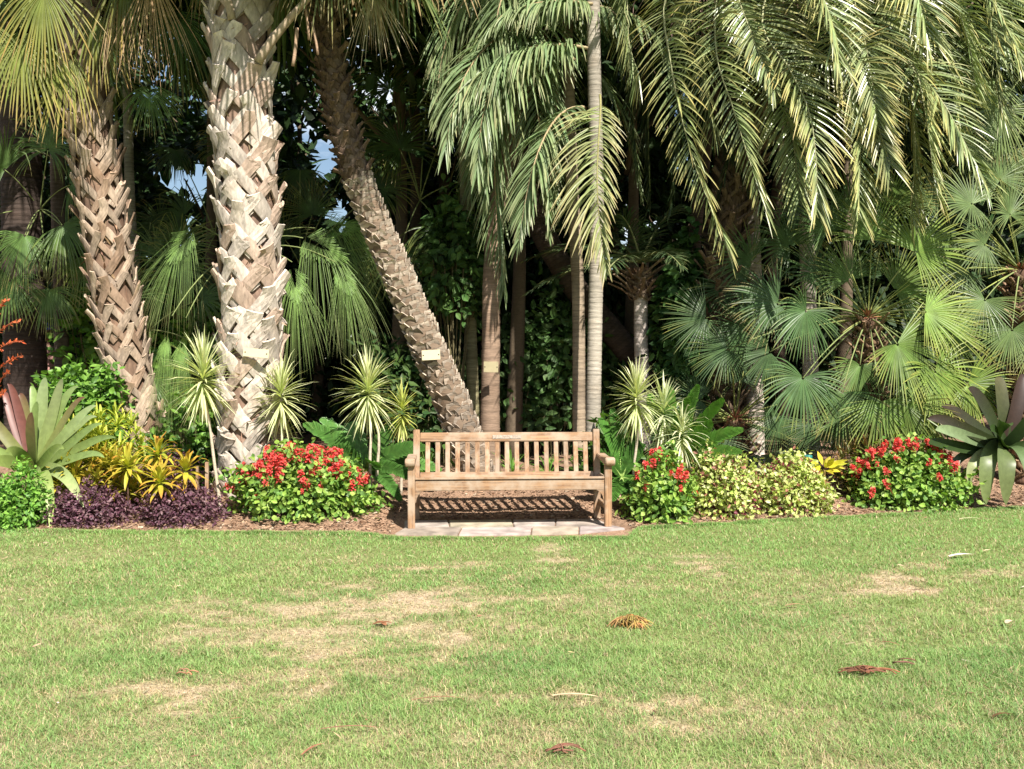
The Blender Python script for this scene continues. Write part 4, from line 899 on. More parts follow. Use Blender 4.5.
# --- red salvia beds
def flower_mesh(seed, s=1.):
    mb = MB(); r = np.random.default_rng(seed); n = 46
    z = r.random(n)**.8*.085*s; a = r.random(n)*6.283; D_ = np.stack([np.cos(a), np.sin(a), r.uniform(-.1, .7, n)], -1)
    B = np.stack([np.cos(a)*.004, np.sin(a)*.004, z], -1)
    leaves(mb, B, D_, r.normal(0, 1, (n, 3))+UP, np.interp(z, [0, .085*s], [.036, .018])*s, .016*s, c3(.84, .085, .075)*r.uniform(.65, 1.12, (n, 1))+c3(0, .08, .07)*r.random((n, 1)), droop=.35, fold=.2, prof=(.4, .8, 1, .5))
    mb.tube([c3(0, 0, -.05), c3(0, 0, .07*s)], .003, c3(.3, .08, .03), k=4)
    return mb
SG = np.array([[.17, .30, .05], [.24, .37, .06], [.11, .22, .04], [.30, .42, .09]])
def salvia(label, px, py, Y, rx, ry, rz, nl, nf, seed, holes=None):
    r = plant('salvia_bush', label, px, Y, 'flower bed', 'red salvia clumps along the lawn edge'); cen = c3(*at(px, py, Y)); mb = MB(); R3 = (rx, ry, rz)
    cen[2] = float(gz(cen[0], cen[1]))+.03
    mound(mb, cen, R3, nl, .058, .044, SG, amp=.17, fill=.45, tilt=.55, seed=seed, prof=(.15, .9, 1, .6, .05)); stems(mb, cen, R3, 26, c3(.1, .16, .05)); mb.build('foliage', M_soft, r)
    proto = [flower_mesh(seed*10+k, 1+.15*k).build('flower', M_petal, None) for k in range(3)]
    rr = np.random.default_rng(seed); k = 0
    while k < nf:
        u = unit(rr.normal(0, 1, 3)); 
        if u[2] < .12 or u[1] > .55: continue
        if rr.random() > .10+1.1*smooth((u[2]-.25)/.45): continue
        ph = cen+u*np.array(R3)*rr.uniform(1.0, 1.12)
        o = proto[k] if k < 3 else proto[k % 3].copy()
        if k >= 3: COL.objects.link(o)
        o.name = 'flower'; o.parent = r; o.location = ph-np.array(r.location); o.rotation_euler = (rr.normal(0, .35)+.25, rr.normal(0, .35)+u[0]*.4, rr.random()*6); o.scale = (rr.uniform(.5, 1.3),)*3; k += 1
    return r
salvia('broad mound of red flowers left of the bench, in front of the thick pale palm', 302, 490, 9.35, .60, .38, .49, 4600, 98, 31)
salvia('small narrow clump of red flowers just right of the bench end', 661, 492, 9.35, .29, .28, .52, 1500, 20, 32)
salvia('wide mound of red flowers at the right, beside the giant bromeliad', 907, 485, 10.12, .57, .30, .56, 3600, 56, 33)

# --- coleus-like variegated bushes
CO = np.array([[.50, .55, .17], [.42, .50, .12], [.62, .62, .32], [.30, .40, .08], [.52, .54, .2], [.45, .52, .14], [.33, .14, .10], [.48, .50, .2]])
for lab, px, Y, rx, rz, s in (('cream and lime variegated bush touching the small red flower clump', 722, 9.62, .32, .54, 41), ('cream and lime variegated bush with purple sprigs, right one of the adjoining pair', 788, 9.8, .38, .45, 42)):
    r = plant('variegated_bush', lab, px, Y, 'bush'); cen = gpt(px, Y)+c3(0, 0, .03); mb = MB(); mound(mb, cen, (rx, .32, rz), 3600, .046, .032, CO, amp=.10, fill=.4, seed=s); stems(mb, cen, (rx, .3, rz), 40, c3(.25, .09, .08))
    n = 260; u = unit(rng.normal(0, 1, (n, 3))); u[:, 2] = np.abs(u[:, 2]); k = u[:, 0]*(-1 if s == 42 else 1) > .1; u = u[k]; n = len(u)
    leaves(mb, cen+u*np.array([rx, .33, rz])*.99, u+rng.normal(0, .5, (n, 3)), UP+u, .045, .028, jit(c3(.20, .035, .06), n, .3), droop=.3); mb.build('foliage', M_soft, r)

# --- purple ground cover mounds
PU = np.array([[.115, .045, .07], [.155, .07, .095], [.08, .03, .05], [.21, .12, .13]])
for lab, px, Y, rx, rz, s in (('low dark purple mound at the lawn edge beside the lime green shrub', 91, 9.12, .37, .30, 51), ('low dark purple mound below the tall variegated dracaena', 183, 9.12, .35, .30, 52), ('smaller purple mound higher up behind the orange rosettes', 172, 9.75, .26, .40, 53)):
    r = plant('purple_groundcover', lab, px, Y, 'plant', 'purple foliage mounds'); cen = gpt(px, Y)+c3(0, 0, .0); mb = MB(); mound(mb, cen, (rx, .3, rz), 3000, .036, .020, PU, amp=.10, fill=.35, seed=s); stems(mb, cen, (rx, .25, rz), 30, c3(.1, .04, .05)); mb.build('foliage', M_soft, r)

# --- yellow / orange croton-like bushes made of rosettes
YL = c3(.42, .44, .045); OR = c3(.55, .18, .04)
def rosebush(name, label, px, Y, rx, ry, rz, n, L_, W_, col, tip, tipf, seed, catn='bush', zc=0., nl=15):
    r = plant(name, label, px, Y, catn); cen = gpt(px, Y)+c3(0, 0, zc); mb = MB(); rr = np.random.default_rng(seed)
    for i in range(n):
        u = unit(rr.normal(0, 1, 3)); u[2] = abs(u[2]); 
        if u[1] > .6: u[1] *= -1
        p = cen+u*np.array([rx, ry, rz])*rr.uniform(.8, 1.05); rosette(mb, p, nl, L_*rr.uniform(.8, 1.2), W_, col*rr.uniform(.75, 1.2), tip, droop=.7, lo=-.3, tipf=tipf)
    mb.build('foliage', M_soft, r); mb = MB(); stems(mb, cen, (rx, ry, rz), 30, c3(.2, .16, .07), .007); mb.build('stem', M_stem, r)
rosebush('croton_bush', 'rounded yellow green bush in front of the leaning lattice palm trunk', 103, 9.95, .42, .3, .52, 70, .15, .024, c3(.36, .43, .05), c3(.48, .42, .05), .5, 61, zc=.22)
rosebush('croton_bush', 'orange and yellow streaked bush below the yellow green one, left part of the cluster', 100, 9.5, .42, .28, .38, 40, .20, .036, c3(.38, .40, .05), c3(.58, .26, .04), .55, 62, zc=.10, nl=14)
for lab, px, py, Y, n, s in (('large yellow rosette with orange tips at the front, between the purple mounds', 160, 486, 9.0, 26, .25), ('orange rosette on a short stem right of the front yellow rosette', 186, 474, 9.15, 20, .22), ('yellow rosette above the front one, at the foot of the lattice palm', 158, 458, 9.35, 24, .23), ('yellow green rosette at the left side of the orange bush', 128, 470, 9.2, 22, .22)):
    r = plant('bromeliad_rosette', lab, px, Y, 'plant', 'yellow and orange rosettes'); cen = at(px, py, Y); mb = MB(); rosette(mb, cen, n+14, s*1.05, .042, YL*.95, OR, droop=1.0, lo=-.5, tipf=.7 if px > 140 else .4); mb.build('leaf', M_soft, r); mb = MB(); mb.tube([gpt(px, Y), cen], .008, c3(.09, .05, .035), k=7); mb.build('stem', M_stem, r)

# --- lime shrub front left, vine shrubs behind
def shrub(name, label, px, Y, rx, ry, rz, zc, n, L_, W_, cols, seed, cat='shrub', mat=None, fill=.4, amp=.18, droop=.35):
    r = plant(name, label, px, Y, cat); cen = gpt(px, Y)+c3(0, 0, zc); mb = MB(); mound(mb, cen, (rx, ry, rz), n, L_, W_, cols, amp=amp, fill=fill, seed=seed, base=-.5 if zc > .2 else -.1, droop=droop); mb.build('foliage', mat or M_soft, r); mb = MB(); stems(mb, cen, (rx, ry, rz), 24, c3(.14, .12, .06), .006); mb.build('stem', M_stem, r); return r
GR = np.array([[.12, .26, .035], [.17, .33, .05], [.08, .18, .03], [.2, .36, .06]])
shrub('lime_shrub', 'small bright lime green shrub at the front left corner of the bed', 18, 9.0, .27, .25, .46, .0, 2600, .05, .028, GR*1.1, 71)
shrub('leafy_shrub', 'bright leafy green shrub behind the yellow bush, left of the lattice palm', 84, 10.6, .42, .35, .52, .62, 2600, .085, .055, GR*.9, 72, amp=.25)
shrub('leafy_shrub', 'green vine like shrub at the foot of the thick pale palm, behind the dracaena stem', 190, 10.5, .36, .3, .62, .25, 1800, .085, .07, GR*.7, 73, amp=.25)
shrub('leafy_shrub', 'lit yellow green foliage in the distance left of the lattice palm', 100, 13.6, .5, .4, .9, 1.5, 900, .16, .09, GR*1.1, 74, amp=.3)
shrub('leafy_shrub', 'lit yellow green foliage seen in the distance between the two lattice palms', 182, 13.4, .7, .5, .9, 1.35, 1500, .16, .09, GR, 75, amp=.3)
shrub('leafy_shrub', 'glossy green foliage low behind the right bench end', 612, 10.6, .3, .3, .5, .05, 700, .13, .06, GR*.45, 76, amp=.25)
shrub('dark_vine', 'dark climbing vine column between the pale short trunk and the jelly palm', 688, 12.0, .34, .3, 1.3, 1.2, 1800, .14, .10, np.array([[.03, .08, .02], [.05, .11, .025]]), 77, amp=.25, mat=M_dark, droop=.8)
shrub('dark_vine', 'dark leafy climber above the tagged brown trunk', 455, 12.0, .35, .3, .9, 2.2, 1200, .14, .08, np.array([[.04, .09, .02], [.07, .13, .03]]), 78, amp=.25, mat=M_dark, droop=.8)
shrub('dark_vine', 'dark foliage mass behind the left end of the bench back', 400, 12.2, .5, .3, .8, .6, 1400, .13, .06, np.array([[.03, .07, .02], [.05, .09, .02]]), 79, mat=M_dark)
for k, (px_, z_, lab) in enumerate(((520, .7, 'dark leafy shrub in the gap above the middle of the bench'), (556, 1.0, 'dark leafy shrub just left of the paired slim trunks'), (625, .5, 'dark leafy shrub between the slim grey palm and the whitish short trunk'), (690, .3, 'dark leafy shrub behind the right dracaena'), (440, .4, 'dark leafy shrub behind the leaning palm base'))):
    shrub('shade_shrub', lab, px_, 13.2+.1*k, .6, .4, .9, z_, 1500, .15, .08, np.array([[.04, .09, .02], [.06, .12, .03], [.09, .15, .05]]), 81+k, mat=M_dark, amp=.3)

# --- variegated dracaenas on thin stems
DV = c3(.50, .54, .24); DV2 = c3(.66, .65, .42)
def dracaena(label, px, py, Y, s, stemlist, n=62, k_=1.9, col=DV, tip=DV2, droop=.35, **kw):
    r = plant('dracaena', label, stemlist[0][-1][0] if stemlist else px, Y, 'plant', 'variegated dracaenas'); cen = at(px, py, Y)
    mb = MB(); rosette(mb, cen, int(n*k_), s, .019, col, tip, droop=droop+.15, lo=-.92, tipf=.75, fold=.1, up=2.0, taperL=.3)
    k = 14; a_ = rng.random(k)*6.283; D_ = np.stack([np.cos(a_)*.35, np.sin(a_)*.35, -np.ones(k)], -1)
    leaves(mb, np.repeat(cen[None], k, 0)-UP*.03, D_, rng.normal(0, 1, (k, 3)), s*rng.uniform(.35, .8, k), .014, jit(c3(.40, .31, .18), k, .3), droop=.3)
    mb.build('leaf_head', M_soft, r)
    for st in stemlist:
        q = [at(a, b_, Y+.0) for a, b_ in st]; q[-1] = gpt(st[-1][0], Y)-UP*.02; mb = MB(); mb.tube(crv([cen]+q, 14), np.linspace(.010, .017, 14), c3(.44, .37, .28), k=8, wob=.06); mb.build('stem', M_stem, r)
dracaena('tall variegated dracaena on one long bare stem beside two wooden stakes', 203, 392, 9.25, .42, [[(209, 420), (214, 460), (222, 521)]], n=84)
dracaena('variegated dracaena with its head in front of the thick pale trunk, above the red flowers', 281, 408, 9.75, .38, [[(282, 440), (283, 500)]], n=72)
dracaena('variegated dracaena on two thin stems between red flowers and bench', 368, 404, 9.7, .40, [[(371, 430), (370, 460), (371, 500)], [(378, 430), (378, 460), (374, 500)]], n=84)
dracaena('tallest upright variegated dracaena right of the bench', 637, 411, 9.75, .36, [[(637, 440), (634, 470), (636, 505)]], n=76)
dracaena('pale variegated dracaena head close behind the tall one, right of the bench', 664, 424, 9.85, .34, [[(655, 450), (648, 475), (649, 505)]], n=70, col=c3(.52, .58, .34))
dracaena('drooping variegated dracaena just above the small red flower clump', 682, 446, 9.6, .30, [[(684, 470), (684, 505)]], n=46, droop=.8, col=c3(.56, .58, .36))
dracaena('small yellow green tuft right of the two stemmed dracaena', 402, 423, 10.0, .24, [[(402, 450), (401, 495)]], n=44, col=c3(.40, .45, .09), tip=c3(.55, .52, .2))
dracaena('small dried variegated tuft at the foot of the thick pale trunk', 284, 448, 9.9, .2, [[(284, 500)]], n=36, col=c3(.52, .46, .28), tip=c3(.5, .42, .28))

for lab, px, top, Y, hh in (('taller wooden stake beside the dracaena stem', 207, 462, 9.32, 0), ('shorter wooden stake left of the other stake', 197, 466, 9.6, 0)):
    p = gpt(px, Y); zt = at(px, top, Y)[2]; r = boxes('wooden_stake', [(0, 0, (zt-p[2])/2-.03, .03, .03, zt-p[2]+.06)], WZ, None, bev=.003); r.location = tuple(p); tag(r, lab, 'stake', 'wooden stakes')
p = gpt(808, 10.15); zt = at(808, 455, 10.15)[2]; M_teal = plainmat('teal_plastic', (.02, .16, .14), rough=.4, amp=.08)
mb = MB(); h_ = zt-p[2]; mb.tube([c3(0, 0, -.05), c3(0, 0, h_-.02), c3(0, 0, h_-.005), c3(0, 0, h_)], [.043, .043, .043, .036], c3(.02, .16, .14), k=20); o = mb.build('irrigation_post', M_teal, None); o.location = tuple(p); tag(o, 'short teal plastic post behind the right variegated bush', 'post')

# --- cycad like plants
def ribleaf(mb, pts, W, col, ref=c3(.15, -1, .55), n=40):
    """one broad ribbed leaf: narrow overlapping ribs set at a slant on both sides of the midrib"""
    t = np.linspace(.06, .99, n); C = bez(pts, t); T = unit(np.gradient(C, axis=0)); nn = unit(ref-T*(T@unit(ref))[:, None]); S0 = np.cross(T, nn)
    mb.tube(bez(pts, np.linspace(0, 1, 12)), np.linspace(.011, .003, 12), c3(.24, .34, .09), k=6, mat=1)
    prof = np.interp(t, [0, .15, .4, .75, .93, 1], [.12, .5, 1, .85, .45, .2])
    for sg in (-1, 1):
        a = np.radians(np.interp(t, [0, 1], [52, 22])); D_ = np.cos(a)[:, None]*T+np.sin(a)[:, None]*S0*sg+nn*.22+rng.normal(0, .035, (n, 3))
        L_ = W*prof*rng.uniform(.86, 1.1, n)
        leaves(mb, C+nn*.002, D_, nn+S0*sg*.25, L_, .055*np.ones(n), jit(col, n, .16), droop=.16, fold=.10, prof=(.7, 1, .85, .5, .06))
def cycad(name, label, px, Y, base, tips, Lf=.16, w=.045, col=c3(.05, .13, .03), n=36, **kw):
    r = plant(name, label, px, Y); cen = base
    for (tx, ty, tY) in tips:
        e = at(tx, ty, tY); m_ = (cen+e)/2+UP*np.linalg.norm(e-cen)*.18; mb = MB(); ribleaf(mb, [cen, m_, e], Lf*rng.uniform(.85, 1.1), col*rng.uniform(.8, 1.3), ref=c3(.15+rng.normal(0, .25), -1, .55)); mb.build('leaf', [M_wax, M_stem], r)
    return r
cycad('cycad', 'glossy dark green broad leaved plant between red flowers and bench', 365, 9.95, at(365, 468, 9.95), [(305, 425, 9.8), (322, 420, 10.1), (350, 425, 10.2), (395, 425, 10.1), (425, 448, 9.8), (415, 480, 9.5), (400, 500, 9.4), (330, 450, 9.6), (378, 470, 9.3), (440, 470, 10.0), (310, 455, 10.0)], col=c3(.085, .19, .04), w=.06, Lf=.14)
cycad('cycad', 'bright glossy broad leaved plant spreading right behind the dracaenas, right of the bench', 668, 9.85, at(672, 470, 9.85), [(668, 388, 9.9), (698, 386, 9.75), (722, 400, 9.6), (742, 430, 9.5), (740, 452, 9.45), (650, 396, 10.0), (712, 424, 9.5), (688, 400, 9.6)], Lf=.13, w=.06, col=c3(.10, .22, .035))
cycad('cycad', 'darker glossy plant close against the right bench arm', 618, 9.75, at(622, 478, 9.75), [(600, 420, 9.9), (612, 410, 10.0), (598, 455, 9.6), (640, 445, 9.8), (612, 500, 9.4), (628, 505, 9.4), (645, 490, 9.5), (600, 470, 9.7)], Lf=.13, w=.05, col=c3(.07, .17, .03))
# lilies behind the bench
for k, (px_, Y_, lab) in enumerate(((428, 10.9, 'strappy green lily clump behind the left slats of the bench'), (462, 11.0, 'strappy green lily clump behind the left middle of the bench'), (512, 11.0, 'strappy green lily clump behind the right middle of the bench'), (548, 11.0, 'small strappy clump behind the right slats of the bench'))):
    r = plant('lily_clump', lab, px_, Y_, 'plant', 'strap leaved plants behind the bench'); mb = MB(); rosette(mb, gpt(px_, Y_), 46 if k < 2 else 30, .42 if k < 2 else .34, .024, c3(.12, .26, .04), c3(.2, .34, .07), droop=.8, lo=.15, tipf=.5); mb.build('leaf', M_soft, r)

# --- giant bromeliads
PB = ([0, .15, .45, .7, .85, .95, 1], [1, .95, .92, .70, .44, .2, .03])
def brom(name, label, px, Y, cen, lst, ref=c3(.1, -1, .5)):
    dY = .45 if px > 512 else 0
    r = plant(name, label, px, Y)
    for pts, w_, c0, c1, *rf in lst:
        q = [cen]+[at(p[0]+(4 if dY else 0), p[1], p[2]+dY) for p in pts]
        if len(q) == 3: q = q[:2]+[q[1]*.25+q[2]*.75+UP*.05, q[2]-UP*.05+rng.normal(0, .02, 3)+unit(q[2]-q[0])*c3(.10, .05, 0)]
        c0 = c0*rng.uniform(.8, 1.2); c1 = c1*rng.uniform(.8, 1.15)
        mb = MB(); strap(mb, q, w_*rng.uniform(.85, 1.1), c0, c1, ref=(rf[0] if rf else ref)+rng.normal(0, .12, 3), n=18, fold=.17, prof=PB); mb.build('leaf', M_wax, r)
    return r
BG = c3(.17, .22, .06); BT = c3(.19, .27, .09); BR_ = c3(.10, .038, .03); BS = c3(.23, .29, .14)
cen = at(34, 470, 9.45)
brom('giant_bromeliad', 'giant bromeliad with broad grey green and reddish strap leaves at the far left', 34, 9.45, cen, [
 ([(40, 430, 9.5), (44, 372, 9.6)], .13, BG, BS), ([(50, 430, 9.5), (62, 375, 9.6)], .12, BG, c3(.16, .18, .09)), ([(60, 430, 9.4), (78, 392, 9.4)], .11, BG, BR_*1.2), ([(62, 440, 9.3), (92, 400, 9.3)], .12, BG, BS),
 ([(66, 452, 9.2), (98, 418, 9.1)], .11, BG*1.1, BT), ([(70, 462, 9.2), (100, 448, 9.0)], .11, BG, BT), ([(25, 430, 9.5), (22, 385, 9.6)], .13, BG, BR_*1.5), ([(15, 430, 9.5), (5, 385, 9.6)], .13, BR_*1.3, BR_*1.7),
 ([(5, 440, 9.4), (-20, 400, 9.4)], .13, BG, BR_*1.4), ([(0, 455, 9.3), (-30, 440, 9.2)], .13, BG, BT), ([(10, 460, 9.1), (-10, 462, 8.95)], .13, BG*1.1, BG), ([(30, 445, 9.2), (28, 410, 9.2)], .12, BG*.9, BR_*1.3),
 ([(36, 420, 9.55), (34, 380, 9.65)], .10, BG, BT), ([(55, 420, 9.55), (70, 380, 9.6)], .09, BG, BT), ([(68, 440, 9.45), (88, 410, 9.5)], .09, BG, BS), ([(72, 455, 9.35), (105, 432, 9.3)], .09, BG, BT), ([(20, 420, 9.5), (12, 378, 9.55)], .09, BR_*1.5, BR_*1.8), ([(30, 435, 9.3), (38, 395, 9.3)], .10, BG, BT),
 ([(45, 462, 9.1), (60, 440, 9.0)], .12, BG*1.2, BG*1.2), ([(28, 462, 9.0), (10, 445, 8.95)], .12, BG, BG*.9),
 ([(48, 462, 9.1), (52, 500, 8.95), (50, 530, 8.9)], .12, c3(.24, .32, .10), c3(.34, .40, .13), c3(.3, -1, .25)), ([(60, 462, 9.15), (72, 480, 9.0), (84, 508, 8.97)], .13, c3(.24, .31, .11), c3(.36, .42, .18), c3(.4, -1, .3)), ([(40, 465, 9.1), (38, 500, 8.98), (44, 520, 8.95)], .10, c3(.2, .27, .09), c3(.3, .36, .12)),
])
cen = at(1006, 446, 10.35); DG = c3(.025, .045, .012); DB = c3(.032, .018, .013); PB = ([0, .15, .5, .75, .88, .96, 1], [.9, .95, 1, .86, .62, .32, .05])  # leaf colours darkened to carry the fan palm's shade
brom('giant_bromeliad', 'giant shade-darkened bromeliad with maroon upper leaves and pale hanging lower leaves at the right edge', 1003, 10.3, cen, [
 ([(1000, 410, 9.9), (996, 372, 10.0)], .15, DG, c3(.10, .09, .04)), ([(1015, 410, 9.9), (1020, 372, 10.0)], .16, DB, DB*1.5), ([(985, 415, 9.8), (972, 385, 9.8)], .14, DG, DB), ([(975, 430, 9.7), (945, 402, 9.7)], .13, DG, DB*1.2),
 ([(975, 440, 9.6), (935, 412, 9.5)], .13, DG, DB), ([(970, 445, 9.6), (938, 425, 9.4)], .14, c3(.08, .12, .05), c3(.20, .26, .13)), ([(960, 455, 9.6), (930, 440, 9.4)], .12, DG, DG), ([(1020, 430, 9.7), (1045, 400, 9.6)], .15, DG, DG),
 ([(1030, 445, 9.5), (1060, 440, 9.3)], .15, DG*1.3, c3(.1, .14, .06)), ([(1000, 440, 9.5), (990, 425, 9.3)], .14, DG, DG*1.3), ([(985, 432, 9.5), (1010, 415, 9.3)], .13, DG*1.2, DG*1.5),
 ([(982, 440, 9.5), (982, 470, 9.42), (982, 505, 9.55)], .165, c3(.07, .10, .035), c3(.17, .21, .08)), ([(1002, 440, 9.45), (1004, 470, 9.36), (1002, 505, 9.5)], .22, c3(.07, .10, .035), c3(.17, .20, .08)),
 ([(1020, 440, 9.45), (1030, 470, 9.3), (1028, 495, 9.45)], .15, c3(.1, .16, .06), c3(.16, .22, .1)), ([(968, 450, 9.5), (965, 470, 9.5), (966, 488, 9.6)], .12, c3(.14, .18, .07), c3(.38, .40, .20)), ([(950, 450, 9.6), (942, 465, 9.6), (955, 485, 9.65)], .10, DG, c3(.10, .14, .07)),
])
# flower spike of the left bromeliad (orange red, seen at the picture edge)
mb = MB()
for (x0, y0), (x1, y1) in (((-8, 340), (18, 322)), ((-8, 355), (22, 342)), ((-6, 375), (23, 356)), ((-5, 395), (8, 372)), ((-8, 325), (8, 300)), ((-9, 410), (4, 392))):
    a, e = at(x0, y0, 9.6), at(x1, y1, 9.45); C_ = bez([a, (a+e)/2+UP*.08, e], np.linspace(0, 1, 10)); mb.tube(C_, .006, c3(.35, .10, .05), k=5)
    n = 22; ii = rng.uniform(2, 9, n); B = np.stack([np.interp(ii, np.arange(10), C_[:, k]) for k in range(3)], -1); leaves(mb, B, rng.normal(0, .5, (n, 3))+unit(e-a), rng.normal(0, 1, (n, 3)), .045, .02, jit(c3(.62, .16, .06), n, .3), droop=.1)
r = plant('bromeliad_flower', 'orange red branching flower spike at the left picture edge above the bromeliad', -14, 9.6); mb.tube(crv([gpt(-14, 9.6), at(-12, 380, 9.6), at(-10, 280, 9.6)], 10), .014, c3(.3, .1, .06)); mb.build('flower_spike', M_petal, r)

# --- yellow plant & croton by the right salvia
r = plant('yellow_leaf_plant', 'small plant with bright yellow leaves between the variegated bush and right red flowers', 824, 10.0); cen = at(824, 470, 10.0); mb = MB(); n = 28; a = np.arange(n)*2.4; D_ = np.stack([np.cos(a), np.sin(a)*.8, rng.uniform(-.1, 1, n)], -1)
leaves(mb, cen+D_*.05, D_, UP*.7-c3(0, 1, 0)+rng.normal(0, .2, (n, 3)), rng.uniform(.11, .2, n), .05, jit(c3(.55, .47, .04), n, .3), droop=.3, fold=.14); mb.build('leaf', M_soft, r); mb = MB(); mb.tube([gpt(824, 10.0), cen], .012, c3(.3, .2, .06)); mb.build('stem', M_stem, r)
rosebush('croton_bush', 'reddish brown and olive leaved plant behind the left side of the right red flowers', 856, 10.4, .26, .2, .42, 26, .16, .03, c3(.14, .16, .04), c3(.35, .09, .05), .6, 64, zc=.05)

# ================================================================ shaded background
def tree(label, x, Y, z0, z1, rx, ry, n, size, col, group='dark trees in the deep shade behind the palms', trunk=.14, name='background_tree', seed=0, **kw):
    g = float(gz(x, Y)); r = thing(name, label, 'tree', (x, Y, g), 0, group); zc = (z0+z1)/2
    mb = MB(); C_ = crv([c3(x, Y, g-.1), c3(x+.1, Y, zc*.5), c3(x, Y, z1*.85)], 14); mb.tube(C_, np.linspace(trunk, .03, 14), c3(.12, .09, .06), k=9, wob=.06)
    for i in range(9):
        a = rng.random()*6.283; zz = rng.uniform(max(z0, .8), z1*.9); b_ = c3(x, Y, zz*.8); e = c3(x+math.cos(a)*rx*.8, Y+math.sin(a)*ry*.8, zz+.3); mb.tube(bez([b_, (b_+e)/2+UP*.1, e], np.linspace(0, 1, 6)), np.linspace(.04, .012, 6), c3(.12, .09, .06), k=5)
    mb.build('trunk', M_stem, r)
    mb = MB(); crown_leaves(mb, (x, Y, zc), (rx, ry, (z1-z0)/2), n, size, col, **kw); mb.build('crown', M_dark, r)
BL = 'dark broadleaf tree in the deep shade behind the palms'
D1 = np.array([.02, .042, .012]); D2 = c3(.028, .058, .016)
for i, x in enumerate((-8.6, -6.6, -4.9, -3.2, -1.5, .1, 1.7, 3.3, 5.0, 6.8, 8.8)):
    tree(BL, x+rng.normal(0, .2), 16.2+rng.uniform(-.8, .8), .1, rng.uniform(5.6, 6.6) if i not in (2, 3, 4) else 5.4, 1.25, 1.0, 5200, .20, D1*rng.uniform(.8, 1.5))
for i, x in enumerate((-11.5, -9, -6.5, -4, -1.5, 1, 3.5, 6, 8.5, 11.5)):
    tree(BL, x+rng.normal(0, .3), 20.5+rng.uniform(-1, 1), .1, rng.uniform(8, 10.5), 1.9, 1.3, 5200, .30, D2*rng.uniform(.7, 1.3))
# canopy trees added above the picture to shade the background
CL = 'added tree with its canopy above the picture, shading the background'
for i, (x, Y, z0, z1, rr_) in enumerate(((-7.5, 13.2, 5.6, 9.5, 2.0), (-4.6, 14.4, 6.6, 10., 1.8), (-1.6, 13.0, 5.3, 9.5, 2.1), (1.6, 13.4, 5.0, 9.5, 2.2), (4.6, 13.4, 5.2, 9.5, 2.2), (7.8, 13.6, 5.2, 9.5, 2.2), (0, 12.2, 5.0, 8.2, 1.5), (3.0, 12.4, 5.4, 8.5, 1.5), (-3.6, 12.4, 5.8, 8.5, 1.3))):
    tree(CL, x, Y+.6, z0, z1, rr_, 1.7, 7000, .24, D2*.9, group='added shade canopy trees', trunk=.12)
# far wood
mb = MB()
for i in range(34):
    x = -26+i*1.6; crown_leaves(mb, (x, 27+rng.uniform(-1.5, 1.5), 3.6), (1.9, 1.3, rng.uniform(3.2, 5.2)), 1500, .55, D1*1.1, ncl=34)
tag(mb.build('far_wood', M_dark), 'far-off dark wood closing the view behind the garden', 'wood', kind='stuff')

# ================================================================ small things
# plant tags on the trunks
M_tag = plainmat('tag_cream', (.55, .48, .32), rough=.5, amp=.06, bump=.02); M_tag2 = plainmat('tag_olive', (.34, .29, .17), rough=.5, amp=.08, bump=.02)
for lab, px, py, Y, sx, sz, ry, mt in (('cream plant tag nailed to the thick pale palm', 256, 353, 9.70, .25, .085, -.09, M_tag), ('cream plant tag on the leaning ringed trunk', 431, 355, 10.36, .19, .105, .06, M_tag), ('olive plant tag on the slim brown trunk', 491, 367, 11.06, .16, .12, -.02, M_tag2)):
    p = at(px, py, Y); o = boxes('plant_tag', [(0, 0, 0, sx, .006, sz)], mt, None, bev=.002); o.location = tuple(p); o.rotation_euler = (0, -ry, 0); tag(o, lab, 'plant label', 'plant tags on trunks')
    boxes('screw', [(sx*.42, -.004, 0, .012, .006, .012), (-sx*.42, -.004, 0, .012, .006, .012)], M_stem, o, bev=.002)

def gl(px, py): Y_ = EYE*F/(py-HZ); return c3((px-CX)*Y_/F, Y_, .002)
def litter(name, label, px, py, cat, build, mat, group=None):
    g = gl(px, py); mb = MB(); build(mb); o = mb.build(name, mat, None); o.location = tuple(g); tag(o, label, cat, group); return o
def clump(mb):
    for i in range(110):
        a = rng.random()*6.283; r0 = rng.random()**.6*.085; b_ = c3(math.cos(a)*r0, math.sin(a)*r0*.8, .0); h = .062*(1-(r0/.1)**2)+.005
        v = c3(*rng.normal(0, .028, 2), 0); mb.tube(bez([b_+v, b_+UP*h*1.8, b_-v+c3(.01, 0, .01)], np.linspace(0, 1, 7)), .0032, jit(c3(.29, .18, .06), 1, .6)[0], k=5)
litter('seed_clump', 'matted golden brown clump lying on the lawn', 630, 626, 'plant debris', clump, M_dry)
def tang(n, sx, sy, c, r=.003, ln=.06):
    def f(mb):
        for i in range(n):
            b_ = c3(rng.normal(0, sx), rng.normal(0, sy), .018+rng.random()*.015); a = rng.normal(0, .9); v = c3(math.cos(a), math.sin(a)*.6, 0)*ln*rng.uniform(.5, 1.4)
            mb.tube(bez([b_-v, b_+c3(0, 0, .02)+rng.normal(0, .015, 3)*c3(1, 1, 0), b_+v], np.linspace(0, 1, 6)), r, jit(c, 1, .3)[0], k=5)
    return f
litter('dry_husk', 'reddish brown tangle of husk strips at the right on the lawn', 862, 676, 'plant debris', tang(26, .045, .018, c3(.22, .095, .055)), M_dry)
litter('dry_twig', 'thin reddish twig right of the reddish husk tangle', 912, 668, 'twig', tang(4, .04, .015, c3(.2, .1, .065)), M_dry)
litter('dry_husk', 'small reddish curl at the bottom edge of the lawn', 560, 757, 'plant debris', tang(9, .018, .022, c3(.24, .11, .07), ln=.05), M_dry)
